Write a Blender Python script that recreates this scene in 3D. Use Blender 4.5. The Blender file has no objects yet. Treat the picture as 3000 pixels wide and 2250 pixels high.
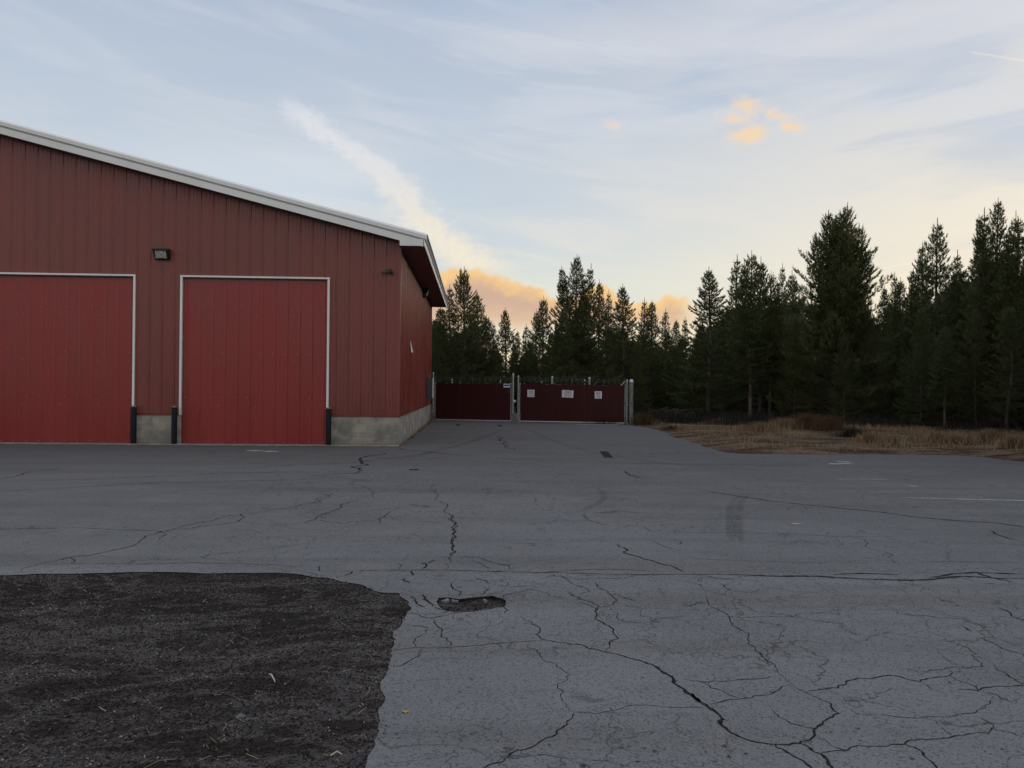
import bpy, bmesh, math, random
import numpy as np
from mathutils import Vector, Matrix
from mathutils.geometry import delaunay_2d_cdt

random.seed(7); rng = np.random.default_rng(7)
S = bpy.context.scene
COL = S.collection

# ------------------------------------------------------------------ camera
F = 2430.0; CAMH = 1.65; CX, CY = 1500.0, 1125.0
PITCH = math.atan(7/F); ROLL = math.atan(0.010)
_f = Vector((0, math.cos(PITCH), math.sin(PITCH)))
_u = Vector((0, -math.sin(PITCH), math.cos(PITCH)))
_x = Vector((1, 0, 0))
CR = _x*math.cos(ROLL) + _u*math.sin(ROLL)
CU = -_x*math.sin(ROLL) + _u*math.cos(ROLL)
cam = bpy.data.cameras.new('camera'); co = bpy.data.objects.new('camera', cam); COL.objects.link(co)
M = Matrix((CR, CU, -_f)).transposed().to_4x4(); M.translation = Vector((0, 0, CAMH)); co.matrix_world = M
cam.sensor_width = 36; cam.lens = 36*F/3000; cam.clip_start = 0.1; cam.clip_end = 3000
S.camera = co
def ray(px, py): return CR*((px-CX)/F) - CU*((py-CY)/F) + _f
def gnd(px, py, z=0.0):
    d = ray(px, py); t = (z-CAMH)/d.z
    return Vector((d.x*t, d.y*t, z))
def atY(px, py, Y):
    d = ray(px, py); t = Y/d.y
    return Vector((d.x*t, Y, CAMH+d.z*t))

# ------------------------------------------------------------------ object helpers
def link(o, parent=None):
    COL.objects.link(o)
    if parent is not None: o.parent = parent
    return o
def tag(o, label=None, cat=None, group=None, kind=None):
    for k, v in (('label', label), ('category', cat), ('group', group), ('kind', kind)):
        if v: o[k] = v
    return o
def empty(name, loc=(0,0,0), rz=0.0):
    o = bpy.data.objects.new(name, None); o.location = loc; o.rotation_euler = (0,0,rz); o.empty_display_size = .2
    return link(o)
def npmesh(name, V, Fc, mats, mi=None, smooth=False):
    """V (n,3) ; Fc (m,k) same-size faces"""
    V = np.asarray(V, np.float32); Fc = np.asarray(Fc, np.int32)
    me = bpy.data.meshes.new(name); m, k = Fc.shape
    me.vertices.add(len(V)); me.vertices.foreach_set('co', V.ravel())
    me.loops.add(m*k); me.loops.foreach_set('vertex_index', Fc.ravel())
    me.polygons.add(m); me.polygons.foreach_set('loop_start', np.arange(m, dtype=np.int32)*k)
    if mi is not None: me.polygons.foreach_set('material_index', np.asarray(mi, np.int32))
    if smooth: me.polygons.foreach_set('use_smooth', np.ones(m, bool))
    for mt in (mats if isinstance(mats, (list, tuple)) else [mats]): me.materials.append(mt)
    me.update(calc_edges=True)
    return me
class MB:
    def __init__(s): s.v = []; s.f = []; s.m = []
    def face(s, pts, m=0):
        n = len(s.v); s.v += [tuple(p) for p in pts]; s.f.append(list(range(n, n+len(pts)))); s.m.append(m)
    def box(s, a, b, m=0, T=None):
        x0,y0,z0 = a; x1,y1,z1 = b
        P = [(x0,y0,z0),(x1,y0,z0),(x1,y1,z0),(x0,y1,z0),(x0,y0,z1),(x1,y0,z1),(x1,y1,z1),(x0,y1,z1)]
        if T: P = [T(*p) for p in P]
        n = len(s.v); s.v += [tuple(p) for p in P]
        for q in ((0,3,2,1),(4,5,6,7),(0,1,5,4),(1,2,6,5),(2,3,7,6),(3,0,4,7)):
            s.f.append([n+i for i in q]); s.m.append(m)
    def tube(s, p0, p1, r0, r1=None, seg=10, m=0, cap=True):
        r1 = r0 if r1 is None else r1
        p0 = Vector(p0); p1 = Vector(p1); d = (p1-p0).normalized()
        a = d.orthogonal().normalized(); b = d.cross(a); n = len(s.v)
        for p, r in ((p0,r0),(p1,r1)):
            for i in range(seg):
                t = 2*math.pi*i/seg; s.v.append(tuple(p+(a*math.cos(t)+b*math.sin(t))*r))
        for i in range(seg):
            j = (i+1) % seg; s.f.append([n+i, n+j, n+seg+j, n+seg+i]); s.m.append(m)
        if cap:
            s.f.append([n+i for i in range(seg)][::-1]); s.m.append(m)
            s.f.append([n+seg+i for i in range(seg)]); s.m.append(m)
    def lathe(s, base, prof, seg=16, m=0):
        n = len(s.v); bx, by, bz = base
        for r, z in prof:
            for i in range(seg):
                t = 2*math.pi*i/seg; s.v.append((bx+r*math.cos(t), by+r*math.sin(t), bz+z))
        for k in range(len(prof)-1):
            for i in range(seg):
                j = (i+1) % seg
                s.f.append([n+k*seg+i, n+k*seg+j, n+(k+1)*seg+j, n+(k+1)*seg+i]); s.m.append(m)
        s.f.append([n+(len(prof)-1)*seg+i for i in range(seg)]); s.m.append(m)
    def path(s, pts, radii, seg=6, m=0):
        for i in range(len(pts)-1): s.tube(pts[i], pts[i+1], radii[i], radii[i+1], seg, m, cap=(i in (0, len(pts)-2)))
    def build(s, name, mats, parent=None, smooth=False, origin=None, bevel=0):
        me = bpy.data.meshes.new(name)
        v = s.v
        if origin is not None: v = [(p[0]-origin[0], p[1]-origin[1], p[2]-origin[2]) for p in v]
        me.from_pydata(v, [], s.f); me.polygons.foreach_set('material_index', s.m)
        for mt in (mats if isinstance(mats, (list, tuple)) else [mats]): me.materials.append(mt)
        if smooth: me.polygons.foreach_set('use_smooth', [True]*len(me.polygons))
        me.update()
        o = bpy.data.objects.new(name, me)
        if origin is not None: o.location = origin
        link(o, parent)
        if bevel:
            bv = o.modifiers.new('bevel', 'BEVEL'); bv.width = bevel; bv.segments = 2; bv.limit_method = 'ANGLE'
        return o

# ------------------------------------------------------------------ node helpers
def lin(c): return c/12.92 if c <= .04045 else ((c+.055)/1.055)**2.4
def srgb(r, g, b): return (lin(r/255), lin(g/255), lin(b/255), 1)
class G:
    def __init__(s, nt): s.nt = nt
    def new(s, t, **kw):
        n = s.nt.nodes.new(t)
        for k, v in kw.items(): setattr(n, k, v)
        return n
    def put(s, sock, v):
        if v is None: return
        if isinstance(v, bpy.types.NodeSocket): s.nt.links.new(v, sock)
        else: sock.default_value = v
    def m(s, op, a, b=None, c=None, clamp=False):
        n = s.new('ShaderNodeMath', operation=op); n.use_clamp = clamp
        for i, v in enumerate((a, b, c)): s.put(n.inputs[i], v)
        return n.outputs[0]
    def mr(s, x, a, b, c=0.0, d=1.0, smooth=True):
        n = s.new('ShaderNodeMapRange'); n.interpolation_type = 'SMOOTHSTEP' if smooth else 'LINEAR'; n.clamp = True
        s.put(n.inputs[0], x)
        for i, v in enumerate((a, b, c, d)): s.put(n.inputs[i+1], v)
        return n.outputs[0]
    def mix(s, f, a, b, bt='MIX'):
        n = s.new('ShaderNodeMix', data_type='RGBA'); n.blend_type = bt
        s.put(n.inputs[0], f); s.put(n.inputs[6], a); s.put(n.inputs[7], b)
        return n.outputs[2]
    def noise(s, vec, sc, det=3, rough=.55, dist=0.0, dim='3D'):
        n = s.new('ShaderNodeTexNoise', noise_dimensions=dim)
        if vec is not None: s.put(n.inputs['Vector'], vec)
        n.inputs['Scale'].default_value = sc; n.inputs['Detail'].default_value = det
        n.inputs['Roughness'].default_value = rough; n.inputs['Distortion'].default_value = dist
        return n.outputs[0]
    def vor(s, vec, sc, feature='F1', out=0, rnd=1.0):
        n = s.new('ShaderNodeTexVoronoi', feature=feature)
        s.put(n.inputs['Vector'], vec); n.inputs['Scale'].default_value = sc; n.inputs['Randomness'].default_value = rnd
        return n.outputs[out]
    def xyz(s, x, y, z=0.0):
        n = s.new('ShaderNodeCombineXYZ'); s.put(n.inputs[0], x); s.put(n.inputs[1], y); s.put(n.inputs[2], z)
        return n.outputs[0]
    def vm(s, op, a, b):
        n = s.new('ShaderNodeVectorMath', operation=op); s.put(n.inputs[0], a); s.put(n.inputs[1], b)
        return n.outputs[0]
    def ramp(s, f, pts):
        n = s.new('ShaderNodeValToRGB'); e = n.color_ramp.elements
        while len(e) < len(pts): e.new(.5)
        for k, (p, c) in enumerate(pts): e[k].position = p; e[k].color = c if len(c) == 4 else (*c, 1)
        s.put(n.inputs[0], f); return n.outputs[0]
    def curve(s, x, pts):
        xs = [p[0] for p in pts]; ys = [p[1] for p in pts]
        x0, x1, y0, y1 = min(xs), max(xs), min(ys), max(ys)
        t = s.mr(x, x0, x1, 0, 1, smooth=False)
        n = s.new('ShaderNodeFloatCurve'); c = n.mapping.curves[0]
        q = sorted(((p[0]-x0)/(x1-x0), (p[1]-y0)/(y1-y0)) for p in pts)
        while len(c.points) < len(q): c.points.new(.5, .5)
        for k, p in enumerate(q): c.points[k].location = p
        n.mapping.update(); s.put(n.inputs['Value'], t)
        return s.m('MULTIPLY_ADD', n.outputs[0], y1-y0, y0)
def mat(name, color=None, rough=.6, metal=0.0, fn=None, spec=None):
    m = bpy.data.materials.new(name); m.use_nodes = True; nt = m.node_tree; g = G(nt)
    b = nt.nodes['Principled BSDF']; b.inputs['Roughness'].default_value = rough; b.inputs['Metallic'].default_value = metal
    if color is not None: b.inputs['Base Color'].default_value = (*color[:3], 1)
    if spec is not None: b.inputs['Specular IOR Level'].default_value = spec
    if fn: fn(g, b, g.new('ShaderNodeTexCoord').outputs['Object'])
    return m
def bump(g, b, h, strength=.5, dist=.01):
    n = g.new('ShaderNodeBump'); n.inputs['Strength'].default_value = strength; n.inputs['Distance'].default_value = dist
    g.put(n.inputs['Height'], h); g.put(b.inputs['Normal'], n.outputs[0])

# ------------------------------------------------------------------ materials
def metal_paint(c, rough, var=.12, stain=.0):
    def fn(g, b, o):
        n = g.noise(g.vm('MULTIPLY', o, (1, 1, .25)), 1.3, 4)
        n2 = g.noise(g.vm('MULTIPLY', o, (9, 9, .5)), 1.0, 3)
        c0 = tuple(x*(1-var) for x in c); c1 = tuple(min(1, x*(1+var)) for x in c)
        col = g.mix(g.mr(n, .3, .7), (*c0, 1), (*c1, 1))
        col = g.mix(g.m('MULTIPLY', g.mr(n2, .45, .75), .18+stain), col, (c[0]*.75+.02, c[1]*.9+.02, c[2]*.9+.02, 1))
        g.put(b.inputs['Base Color'], col)
        g.put(b.inputs['Roughness'], g.mr(n, .3, .7, rough-.05, rough+.08))
    return fn
RED_WALL = mat('red_wall_paint', rough=.27, fn=metal_paint((.215, .048, .037), .27))
RED_SIDE = mat('red_side_wall_paint', rough=.25, fn=metal_paint((.225, .048, .038), .25))
RED_DOOR = mat('red_door_paint', rough=.26, fn=metal_paint((.275, .024, .021), .26, .08))
RED_TRIM = mat('red_flashing_paint', rough=.4, fn=metal_paint((.17, .028, .026), .4, .08))
SOFFIT = mat('maroon_soffit_paint', rough=.5, fn=metal_paint((.13, .04, .036), .5, .06))
WHITE = mat('white_trim_paint', rough=.4, fn=metal_paint((.86, .87, .85), .4, .05))
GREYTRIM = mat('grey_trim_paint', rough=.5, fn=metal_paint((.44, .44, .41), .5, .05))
DARKSOF_SHADE = mat('dark_overhang_and_header_shade', rough=.7, fn=metal_paint((.07, .07, .06), .7, .05))
ROOFM = mat('galvanised_roofing', rough=.5, metal=.15, fn=metal_paint((.42, .42, .40), .5, .08))
SCREW = mat('screw_heads', (.55, .45, .42), .35, .6)
NAVY = mat('dark_navy_paint', rough=.6, fn=metal_paint((.008, .011, .016), .6, .1), spec=.2)
RUSTCAP = mat('weathered_cap', rough=.7, fn=lambda g, b, o: g.put(b.inputs['Base Color'], g.mix(g.mr(g.noise(o, 25, 3), .4, .6), (.32, .26, .22, 1), (.20, .12, .08, 1))))
GALV = mat('galvanised_steel', rough=.42, metal=.75, fn=lambda g, b, o: g.put(b.inputs['Base Color'], g.mix(g.mr(g.noise(o, 14, 4), .35, .65), (.42, .43, .43, 1), (.58, .59, .58, 1))))
GALVD = mat('dull_galvanised_steel', rough=.6, metal=.4, fn=lambda g, b, o: g.put(b.inputs['Base Color'], g.mix(g.mr(g.noise(o, 9, 4), .35, .65), (.16, .165, .16, 1), (.30, .31, .30, 1))))
def slat_fn(g, b, o):
    n = g.noise(g.vm('MULTIPLY', o, (30, 30, .6)), 1, 2)
    g.put(b.inputs['Base Color'], g.mix(g.mr(n, .3, .7), (.040, .0060, .0062, 1), (.060, .0095, .0095, 1)))
SLAT = mat('maroon_slats', rough=.55, fn=slat_fn, spec=.25)
BLACK = mat('black_plastic', (.015, .015, .017), .4)
DGREY = mat('dark_grey_metal', rough=.5, fn=metal_paint((.075, .08, .085), .5, .1))
def lens_fn(g, b, o): g.put(b.inputs['Base Color'], g.mix(g.mr(g.noise(o, 18, 2), .35, .65), (.30, .29, .26, 1), (.52, .51, .47, 1)))
LENS = mat('lamp_glass', rough=.15, fn=lens_fn)
PAPER = mat('white_paper', rough=.7, fn=lambda g, b, o: g.put(b.inputs['Base Color'], g.mix(g.noise(o, 12, 3), (.78, .75, .79, 1), (.86, .84, .87, 1))))
INK = mat('grey_ink', (.12, .11, .14), .7)
SIGNW = mat('sign_white', (.62, .74, .80), .4); SIGNB = mat('sign_blue', (.01, .10, .26), .4); SIGNC = mat('sign_pale_blue', (.25, .55, .72), .4)
REDCUP = mat('red_plastic', (.12, .015, .015), .4)
def conc_block(g, b, o):
    br = g.new('ShaderNodeTexBrick'); sp = g.new('ShaderNodeSeparateXYZ'); g.put(sp.inputs[0], o)
    uv = g.xyz(g.m('ADD', sp.outputs[0], sp.outputs[1]), sp.outputs[2])
    g.put(br.inputs['Vector'], uv)
    br.inputs['Color1'].default_value = (.44, .41, .34, 1); br.inputs['Color2'].default_value = (.29, .272, .235, 1)
    br.inputs['Mortar'].default_value = (.50, .46, .39, 1)
    br.inputs['Scale'].default_value = 1; br.inputs['Mortar Size'].default_value = .007; br.inputs['Mortar Smooth'].default_value = .3
    br.inputs['Brick Width'].default_value = .40; br.inputs['Row Height'].default_value = .19; br.inputs['Bias'].default_value = 0.0
    n = g.noise(o, 2.2, 5, .65); n2 = g.noise(o, 60, 3)
    c = g.mix(g.mr(n, .40, .66), br.outputs[0], (.20, .19, .165, 1))
    low = g.mr(g.m('ADD', sp.outputs[2], g.m('MULTIPLY', g.noise(o, 5, 3), .25)), .12, .34, .55, 0)
    c = g.mix(low, c, (.15, .14, .11, 1))
    c = g.mix(g.m('MULTIPLY', g.mr(n2, .4, .7), .25), c, (.32, .30, .26, 1))
    g.put(b.inputs['Base Color'], c)
    bump(g, b, g.m('SUBTRACT', g.m('MULTIPLY', n2, .3), br.outputs[1]), .6, .012)
BLOCK = mat('concrete_block', rough=.9, fn=conc_block)
def conc(g, b, o):
    c = g.mix(g.mr(g.noise(o, 3, 5, .6), .35, .68), (.30, .285, .25, 1), (.17, .16, .145, 1))
    g.put(b.inputs['Base Color'], g.mix(g.mr(g.noise(o, 70, 2), .4, .7, 0, .4), c, (.4, .38, .34, 1)))
    bump(g, b, g.noise(o, 50, 4), .4, .006)
CONC = mat('concrete', rough=.9, fn=conc)
def asphalt_fn(g, b, o):
    sp = g.new('ShaderNodeSeparateXYZ'); g.put(sp.inputs[0], o); big = g.noise(o, .16, 4, .6); mid = g.noise(g.vm('MULTIPLY', o, (1, 1, 1)), 1.1, 5, .62)
    c = g.mix(g.mr(big, .35, .65), (.165, .169, .176, 1), (.222, .227, .236, 1))
    c = g.mix(g.m('MULTIPLY', g.mr(mid, .40, .68), .45), c, (.245, .246, .250, 1))
    # long worn streaks running across the lot
    # the far pour is newer, darker mix, then browner and darker still towards the building
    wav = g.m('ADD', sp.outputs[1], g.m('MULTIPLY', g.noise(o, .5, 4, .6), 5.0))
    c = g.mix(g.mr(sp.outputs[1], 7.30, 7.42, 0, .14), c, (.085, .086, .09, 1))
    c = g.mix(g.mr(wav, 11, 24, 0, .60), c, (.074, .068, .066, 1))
    st = g.noise(g.vm('MULTIPLY', o, (.12, 1.0, 1)), 1.2, 4, .6)
    c = g.mix(g.m('MULTIPLY', g.mr(st, .46, .66), .40), c, (.098, .096, .095, 1))
    # exposed aggregate: pale chips and dark pits
    v = g.vor(o, 110, 'F1', 1); vs = g.new('ShaderNodeSeparateColor'); g.put(vs.inputs[0], v)
    c = g.mix(g.mr(vs.outputs[0], .25, .95, .0, .42, False), c, (.28, .275, .27, 1))
    c = g.mix(g.mr(vs.outputs[1], .80, .9, 0, .55), c, (.045, .045, .05, 1))
    d2 = g.vor(g.vm('ADD', o, (3.1, 1.7, 0)), 38, 'F1', 0)
    pit = g.m('MULTIPLY', g.mr(g.m('ADD', d2, g.m('MULTIPLY', g.noise(o, 90, 2), .30)), .24, .30, 1, 0), g.mr(g.noise(o, 7, 3), .50, .60))
    c = g.mix(g.m('MULTIPLY', pit, .75), c, (.028, .028, .032, 1))
    ow = g.vm('ADD', o, g.vm('MULTIPLY', g.xyz(g.noise(o, 1.7, 4), g.noise(g.vm('ADD', o, (9, 4, 0)), 1.7, 4)), (.9, .9, 0)))
    crk = None
    reg = g.m('MULTIPLY', g.m('MULTIPLY', g.mr(sp.outputs[1], 4.6, 5.6), g.mr(sp.outputs[1], 7.2, 7.6, 1, 0)), g.m('MULTIPLY', g.mr(sp.outputs[0], -2.2, -1.2), g.mr(sp.outputs[0], 2.5, 6.5, 1, .3)))
    reg = g.m('MAXIMUM', reg, g.m('MULTIPLY', g.m('MULTIPLY', g.mr(sp.outputs[1], 8.5, 10), g.mr(sp.outputs[1], 13, 17, 1, 0)), g.m('MULTIPLY', g.mr(sp.outputs[0], -4, -2), g.mr(sp.outputs[0], 1, 4, .6, 0))))
    for sc, w, ms, lo, hi, amt in ((.9, .008, .35, .40, .56, .6), (1.9, .010, .5, .42, .58, .55), (4.5, .016, .45, .52, .64, .4)):
        e = g.vor(ow, sc, 'DISTANCE_TO_EDGE', 0)
        line = g.mr(g.m('ADD', e, g.m('MULTIPLY', g.noise(o, 35, 2), w*.8)), w*.45, w*1.35, 1, 0)
        k = g.m('MULTIPLY', g.m('MULTIPLY', line, g.mr(g.m('MULTIPLY_ADD', reg, .17, g.noise(g.vm('ADD', o, (sc*7, 2, 0)), ms, 3, .6)), lo, hi)), amt)
        k = g.m('MULTIPLY', k, g.mr(sp.outputs[0], -9, -3.5, .15, 1))
        crk = k if crk is None else g.m('MAXIMUM', crk, k)
    c = g.mix(crk, c, (.030, .030, .032, 1))
    # dusty pale scuffs
    du = g.noise(g.vm('MULTIPLY', o, (.35, 1.5, 1)), 1.5, 5, .7)
    c = g.mix(g.m('MULTIPLY', g.mr(du, .66, .78), .35), c, (.25, .25, .25, 1))
    g.put(b.inputs['Base Color'], c)
    h = g.m('ADD', g.m('MULTIPLY', g.vor(o, 110, 'F1', 0), .7), g.m('MULTIPLY', g.noise(o, 220, 2), .4))
    h = g.m('SUBTRACT', h, g.m('MULTIPLY', crk, 2.5))
    bump(g, b, h, .55, .004)
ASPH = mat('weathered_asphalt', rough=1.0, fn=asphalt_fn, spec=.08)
CRACK = mat('crack_dark', rough=1, fn=lambda g, b, o: g.put(b.inputs['Base Color'], g.mix(g.mr(g.noise(o, 30, 3), .35, .65), (.012, .012, .013, 1), (.032, .031, .030, 1))), spec=.1)
def thin_mark(name, c, lo, hi, amt, sc=6):
    def fn(g, b, o):
        g.put(b.inputs['Base Color'], c); b.inputs['Roughness'].default_value = .9; b.inputs['Specular IOR Level'].default_value = .1
        g.put(b.inputs['Alpha'], g.m('MULTIPLY', g.mr(g.noise(o, sc, 4, .7), lo, hi), amt))
    return mat(name, fn=fn)
HAIR = thin_mark('hairline_crack', (.02, .02, .021, 1), .25, .5, .85, 9)
TYRE = thin_mark('tyre_rubber', (.04, .04, .042, 1), .15, .85, .24, 1.6)
PAINT = thin_mark('worn_white_paint', (.6, .6, .58, 1), .3, .6, .75, 4)
PATCH = thin_mark('dark_patch', (.025, .022, .022, 1), .1, .3, .75, 9)
def tracks(g, o):
    o2 = g.vm('MULTIPLY', o, (.62, 1.25, 1))
    n1 = g.noise(o2, .75, 4, .6, .8); n2 = g.noise(g.vm('ADD', o2, (5.2, 1.3, 0)), 1.3, 4, .6, .6)
    rid = g.m('MAXIMUM', g.mr(g.m('ABSOLUTE', g.m('SUBTRACT', n1, .5)), .008, .055, 1, 0), g.m('MULTIPLY', g.mr(g.m('ABSOLUTE', g.m('SUBTRACT', n2, .52)), .005, .045, 1, 0), .8))
    return rid
def gravel_fn(g, b, o):
    rid = tracks(g, o)
    a = g.noise(g.vm('MULTIPLY', o, (.8, 1.25, 1)), .95, 5, .62, 1.1); f = g.noise(o, 40, 4, .7)
    v = g.vor(o, 75, 'F1', 1); vs = g.new('ShaderNodeSeparateColor'); g.put(vs.inputs[0], v)
    c = g.mix(g.mr(a, .47, .60), (.023, .018, .0145, 1), (.047, .039, .035, 1))
    c = g.mix(g.m('MULTIPLY', g.mr(vs.outputs[0], .3, 1, 0, .7, False), g.mr(a, .42, .6, .25, 1)), c, (.12, .11, .108, 1))
    c = g.mix(g.mr(f, .4, .7, 0, .6), c, (.018, .014, .012, 1))
    c = g.mix(g.m('MULTIPLY', g.m('MULTIPLY', rid, g.mr(f, .35, .6)), .75), c, (.115, .104, .098, 1))
    g.put(b.inputs['Base Color'], c)
    bump(g, b, g.m('ADD', g.vor(o, 75, 'F1', 0), f), .8, .007)
GRAV = mat('dark_cinder_gravel', rough=.95, fn=gravel_fn, spec=.2)
def stone_fn(cols):
    def fn(g, b, o):
        r = g.new('ShaderNodeNewGeometry').outputs['Random Per Island']
        g.put(b.inputs['Base Color'], g.ramp(r, cols))
    return fn
def cinder_fn(g, b, o):
    rid = tracks(g, o)
    r = g.m('MULTIPLY', g.new('ShaderNodeNewGeometry').outputs['Random Per Island'], g.m('MULTIPLY_ADD', rid, .46, .54))
    g.put(b.inputs['Base Color'], g.ramp(r, [(0, (.020,.016,.013)), (.30, (.036,.029,.025)), (.52, (.060,.052,.048)), (.66, (.13,.12,.12)), (.95, (.20,.19,.19)), (1, (.40,.38,.35))]))
STONES = mat('cinder_stones', rough=.95, fn=cinder_fn, spec=.2)
STRAW = mat('straw', rough=.9, fn=stone_fn([(0, (.07,.05,.03)), (.5, (.17,.135,.085)), (1, (.38,.33,.24))]), spec=.1)
def dirt_fn(g, b, o):
    a = g.noise(g.vm('MULTIPLY', o, (.5, 1.3, 1)), .9, 6, .7); f = g.noise(o, 9, 5, .75)
    c = g.mix(g.mr(a, .38, .64), (.042, .030, .022, 1), (.24, .165, .10, 1))
    c = g.mix(g.mr(f, .42, .66, 0, .75), c, (.030, .022, .018, 1))
    c = g.mix(g.mr(g.noise(o, 30, 3), .55, .72, 0, .6), c, (.20, .15, .095, 1))
    g.put(b.inputs['Base Color'], c); bump(g, b, f, .9, .05)
DIRT = mat('dry_dirt_and_litter', rough=1, fn=dirt_fn, spec=.1)
DRYG = mat('dry_grass_blades', rough=.9, fn=stone_fn([(0, (.10,.062,.036)), (.35, (.21,.140,.080)), (.75, (.35,.25,.15)), (1, (.48,.37,.24))]), spec=.15)
RUSSET = mat('russet_weeds', rough=.9, fn=stone_fn([(0, (.055,.030,.019)), (.5, (.115,.065,.038)), (1, (.20,.125,.072))]), spec=.15)
GREYW = mat('grey_brush_twigs', rough=.95, fn=stone_fn([(0, (.014,.013,.010)), (.7, (.035,.030,.024)), (1, (.075,.066,.052))]), spec=.1)
def bark_fn(g, b, o):
    n = g.noise(g.vm('MULTIPLY', o, (6, 6, 1.2)), 2.5, 5, .7)
    g.put(b.inputs['Base Color'], g.mix(g.mr(n, .38, .62), (.055, .045, .038, 1), (.155, .13, .11, 1)))
    bump(g, b, n, .8, .02)
BARK = mat('pine_bark', rough=.95, fn=bark_fn, spec=.1)
def needles(name, dark, mid, lit):
    def fn(g, b, o):
        geo = g.new('ShaderNodeNewGeometry'); r = geo.outputs['Random Per Island']
        n = g.noise(o, .9, 3, .6); oi = g.new('ShaderNodeObjectInfo').outputs['Random']
        c = g.mix(g.mr(n, .35, .65), (*dark, 1), (*mid, 1))
        c = g.mix(g.mr(r, .55, 1.0, 0, .8, False), c, (*lit, 1))
        c = g.mix(g.m('MULTIPLY', oi, .30), c, (mid[0]*1.3, mid[1]*.95, mid[2]*.8, 1))
        g.put(b.inputs['Base Color'], c)
        b.inputs['Roughness'].default_value = .65; b.inputs['Specular IOR Level'].default_value = .25
        nt = g.nt; t = g.new('ShaderNodeBsdfTranslucent'); g.put(t.inputs[0], c)
        mx = g.new('ShaderNodeMixShader'); mx.inputs[0].default_value = .25
        nt.links.new(b.outputs[0], mx.inputs[1]); nt.links.new(t.outputs[0], mx.inputs[2])
        nt.links.new(mx.outputs[0], nt.nodes['Material Output'].inputs[0])
    return mat(name, fn=fn)
NEED = needles('pine_needles', (.052, .074, .027), (.092, .120, .046), (.19, .22, .09))
NEEDY = needles('young_pine_needles', (.055, .075, .026), (.080, .105, .036), (.13, .15, .055))

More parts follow.
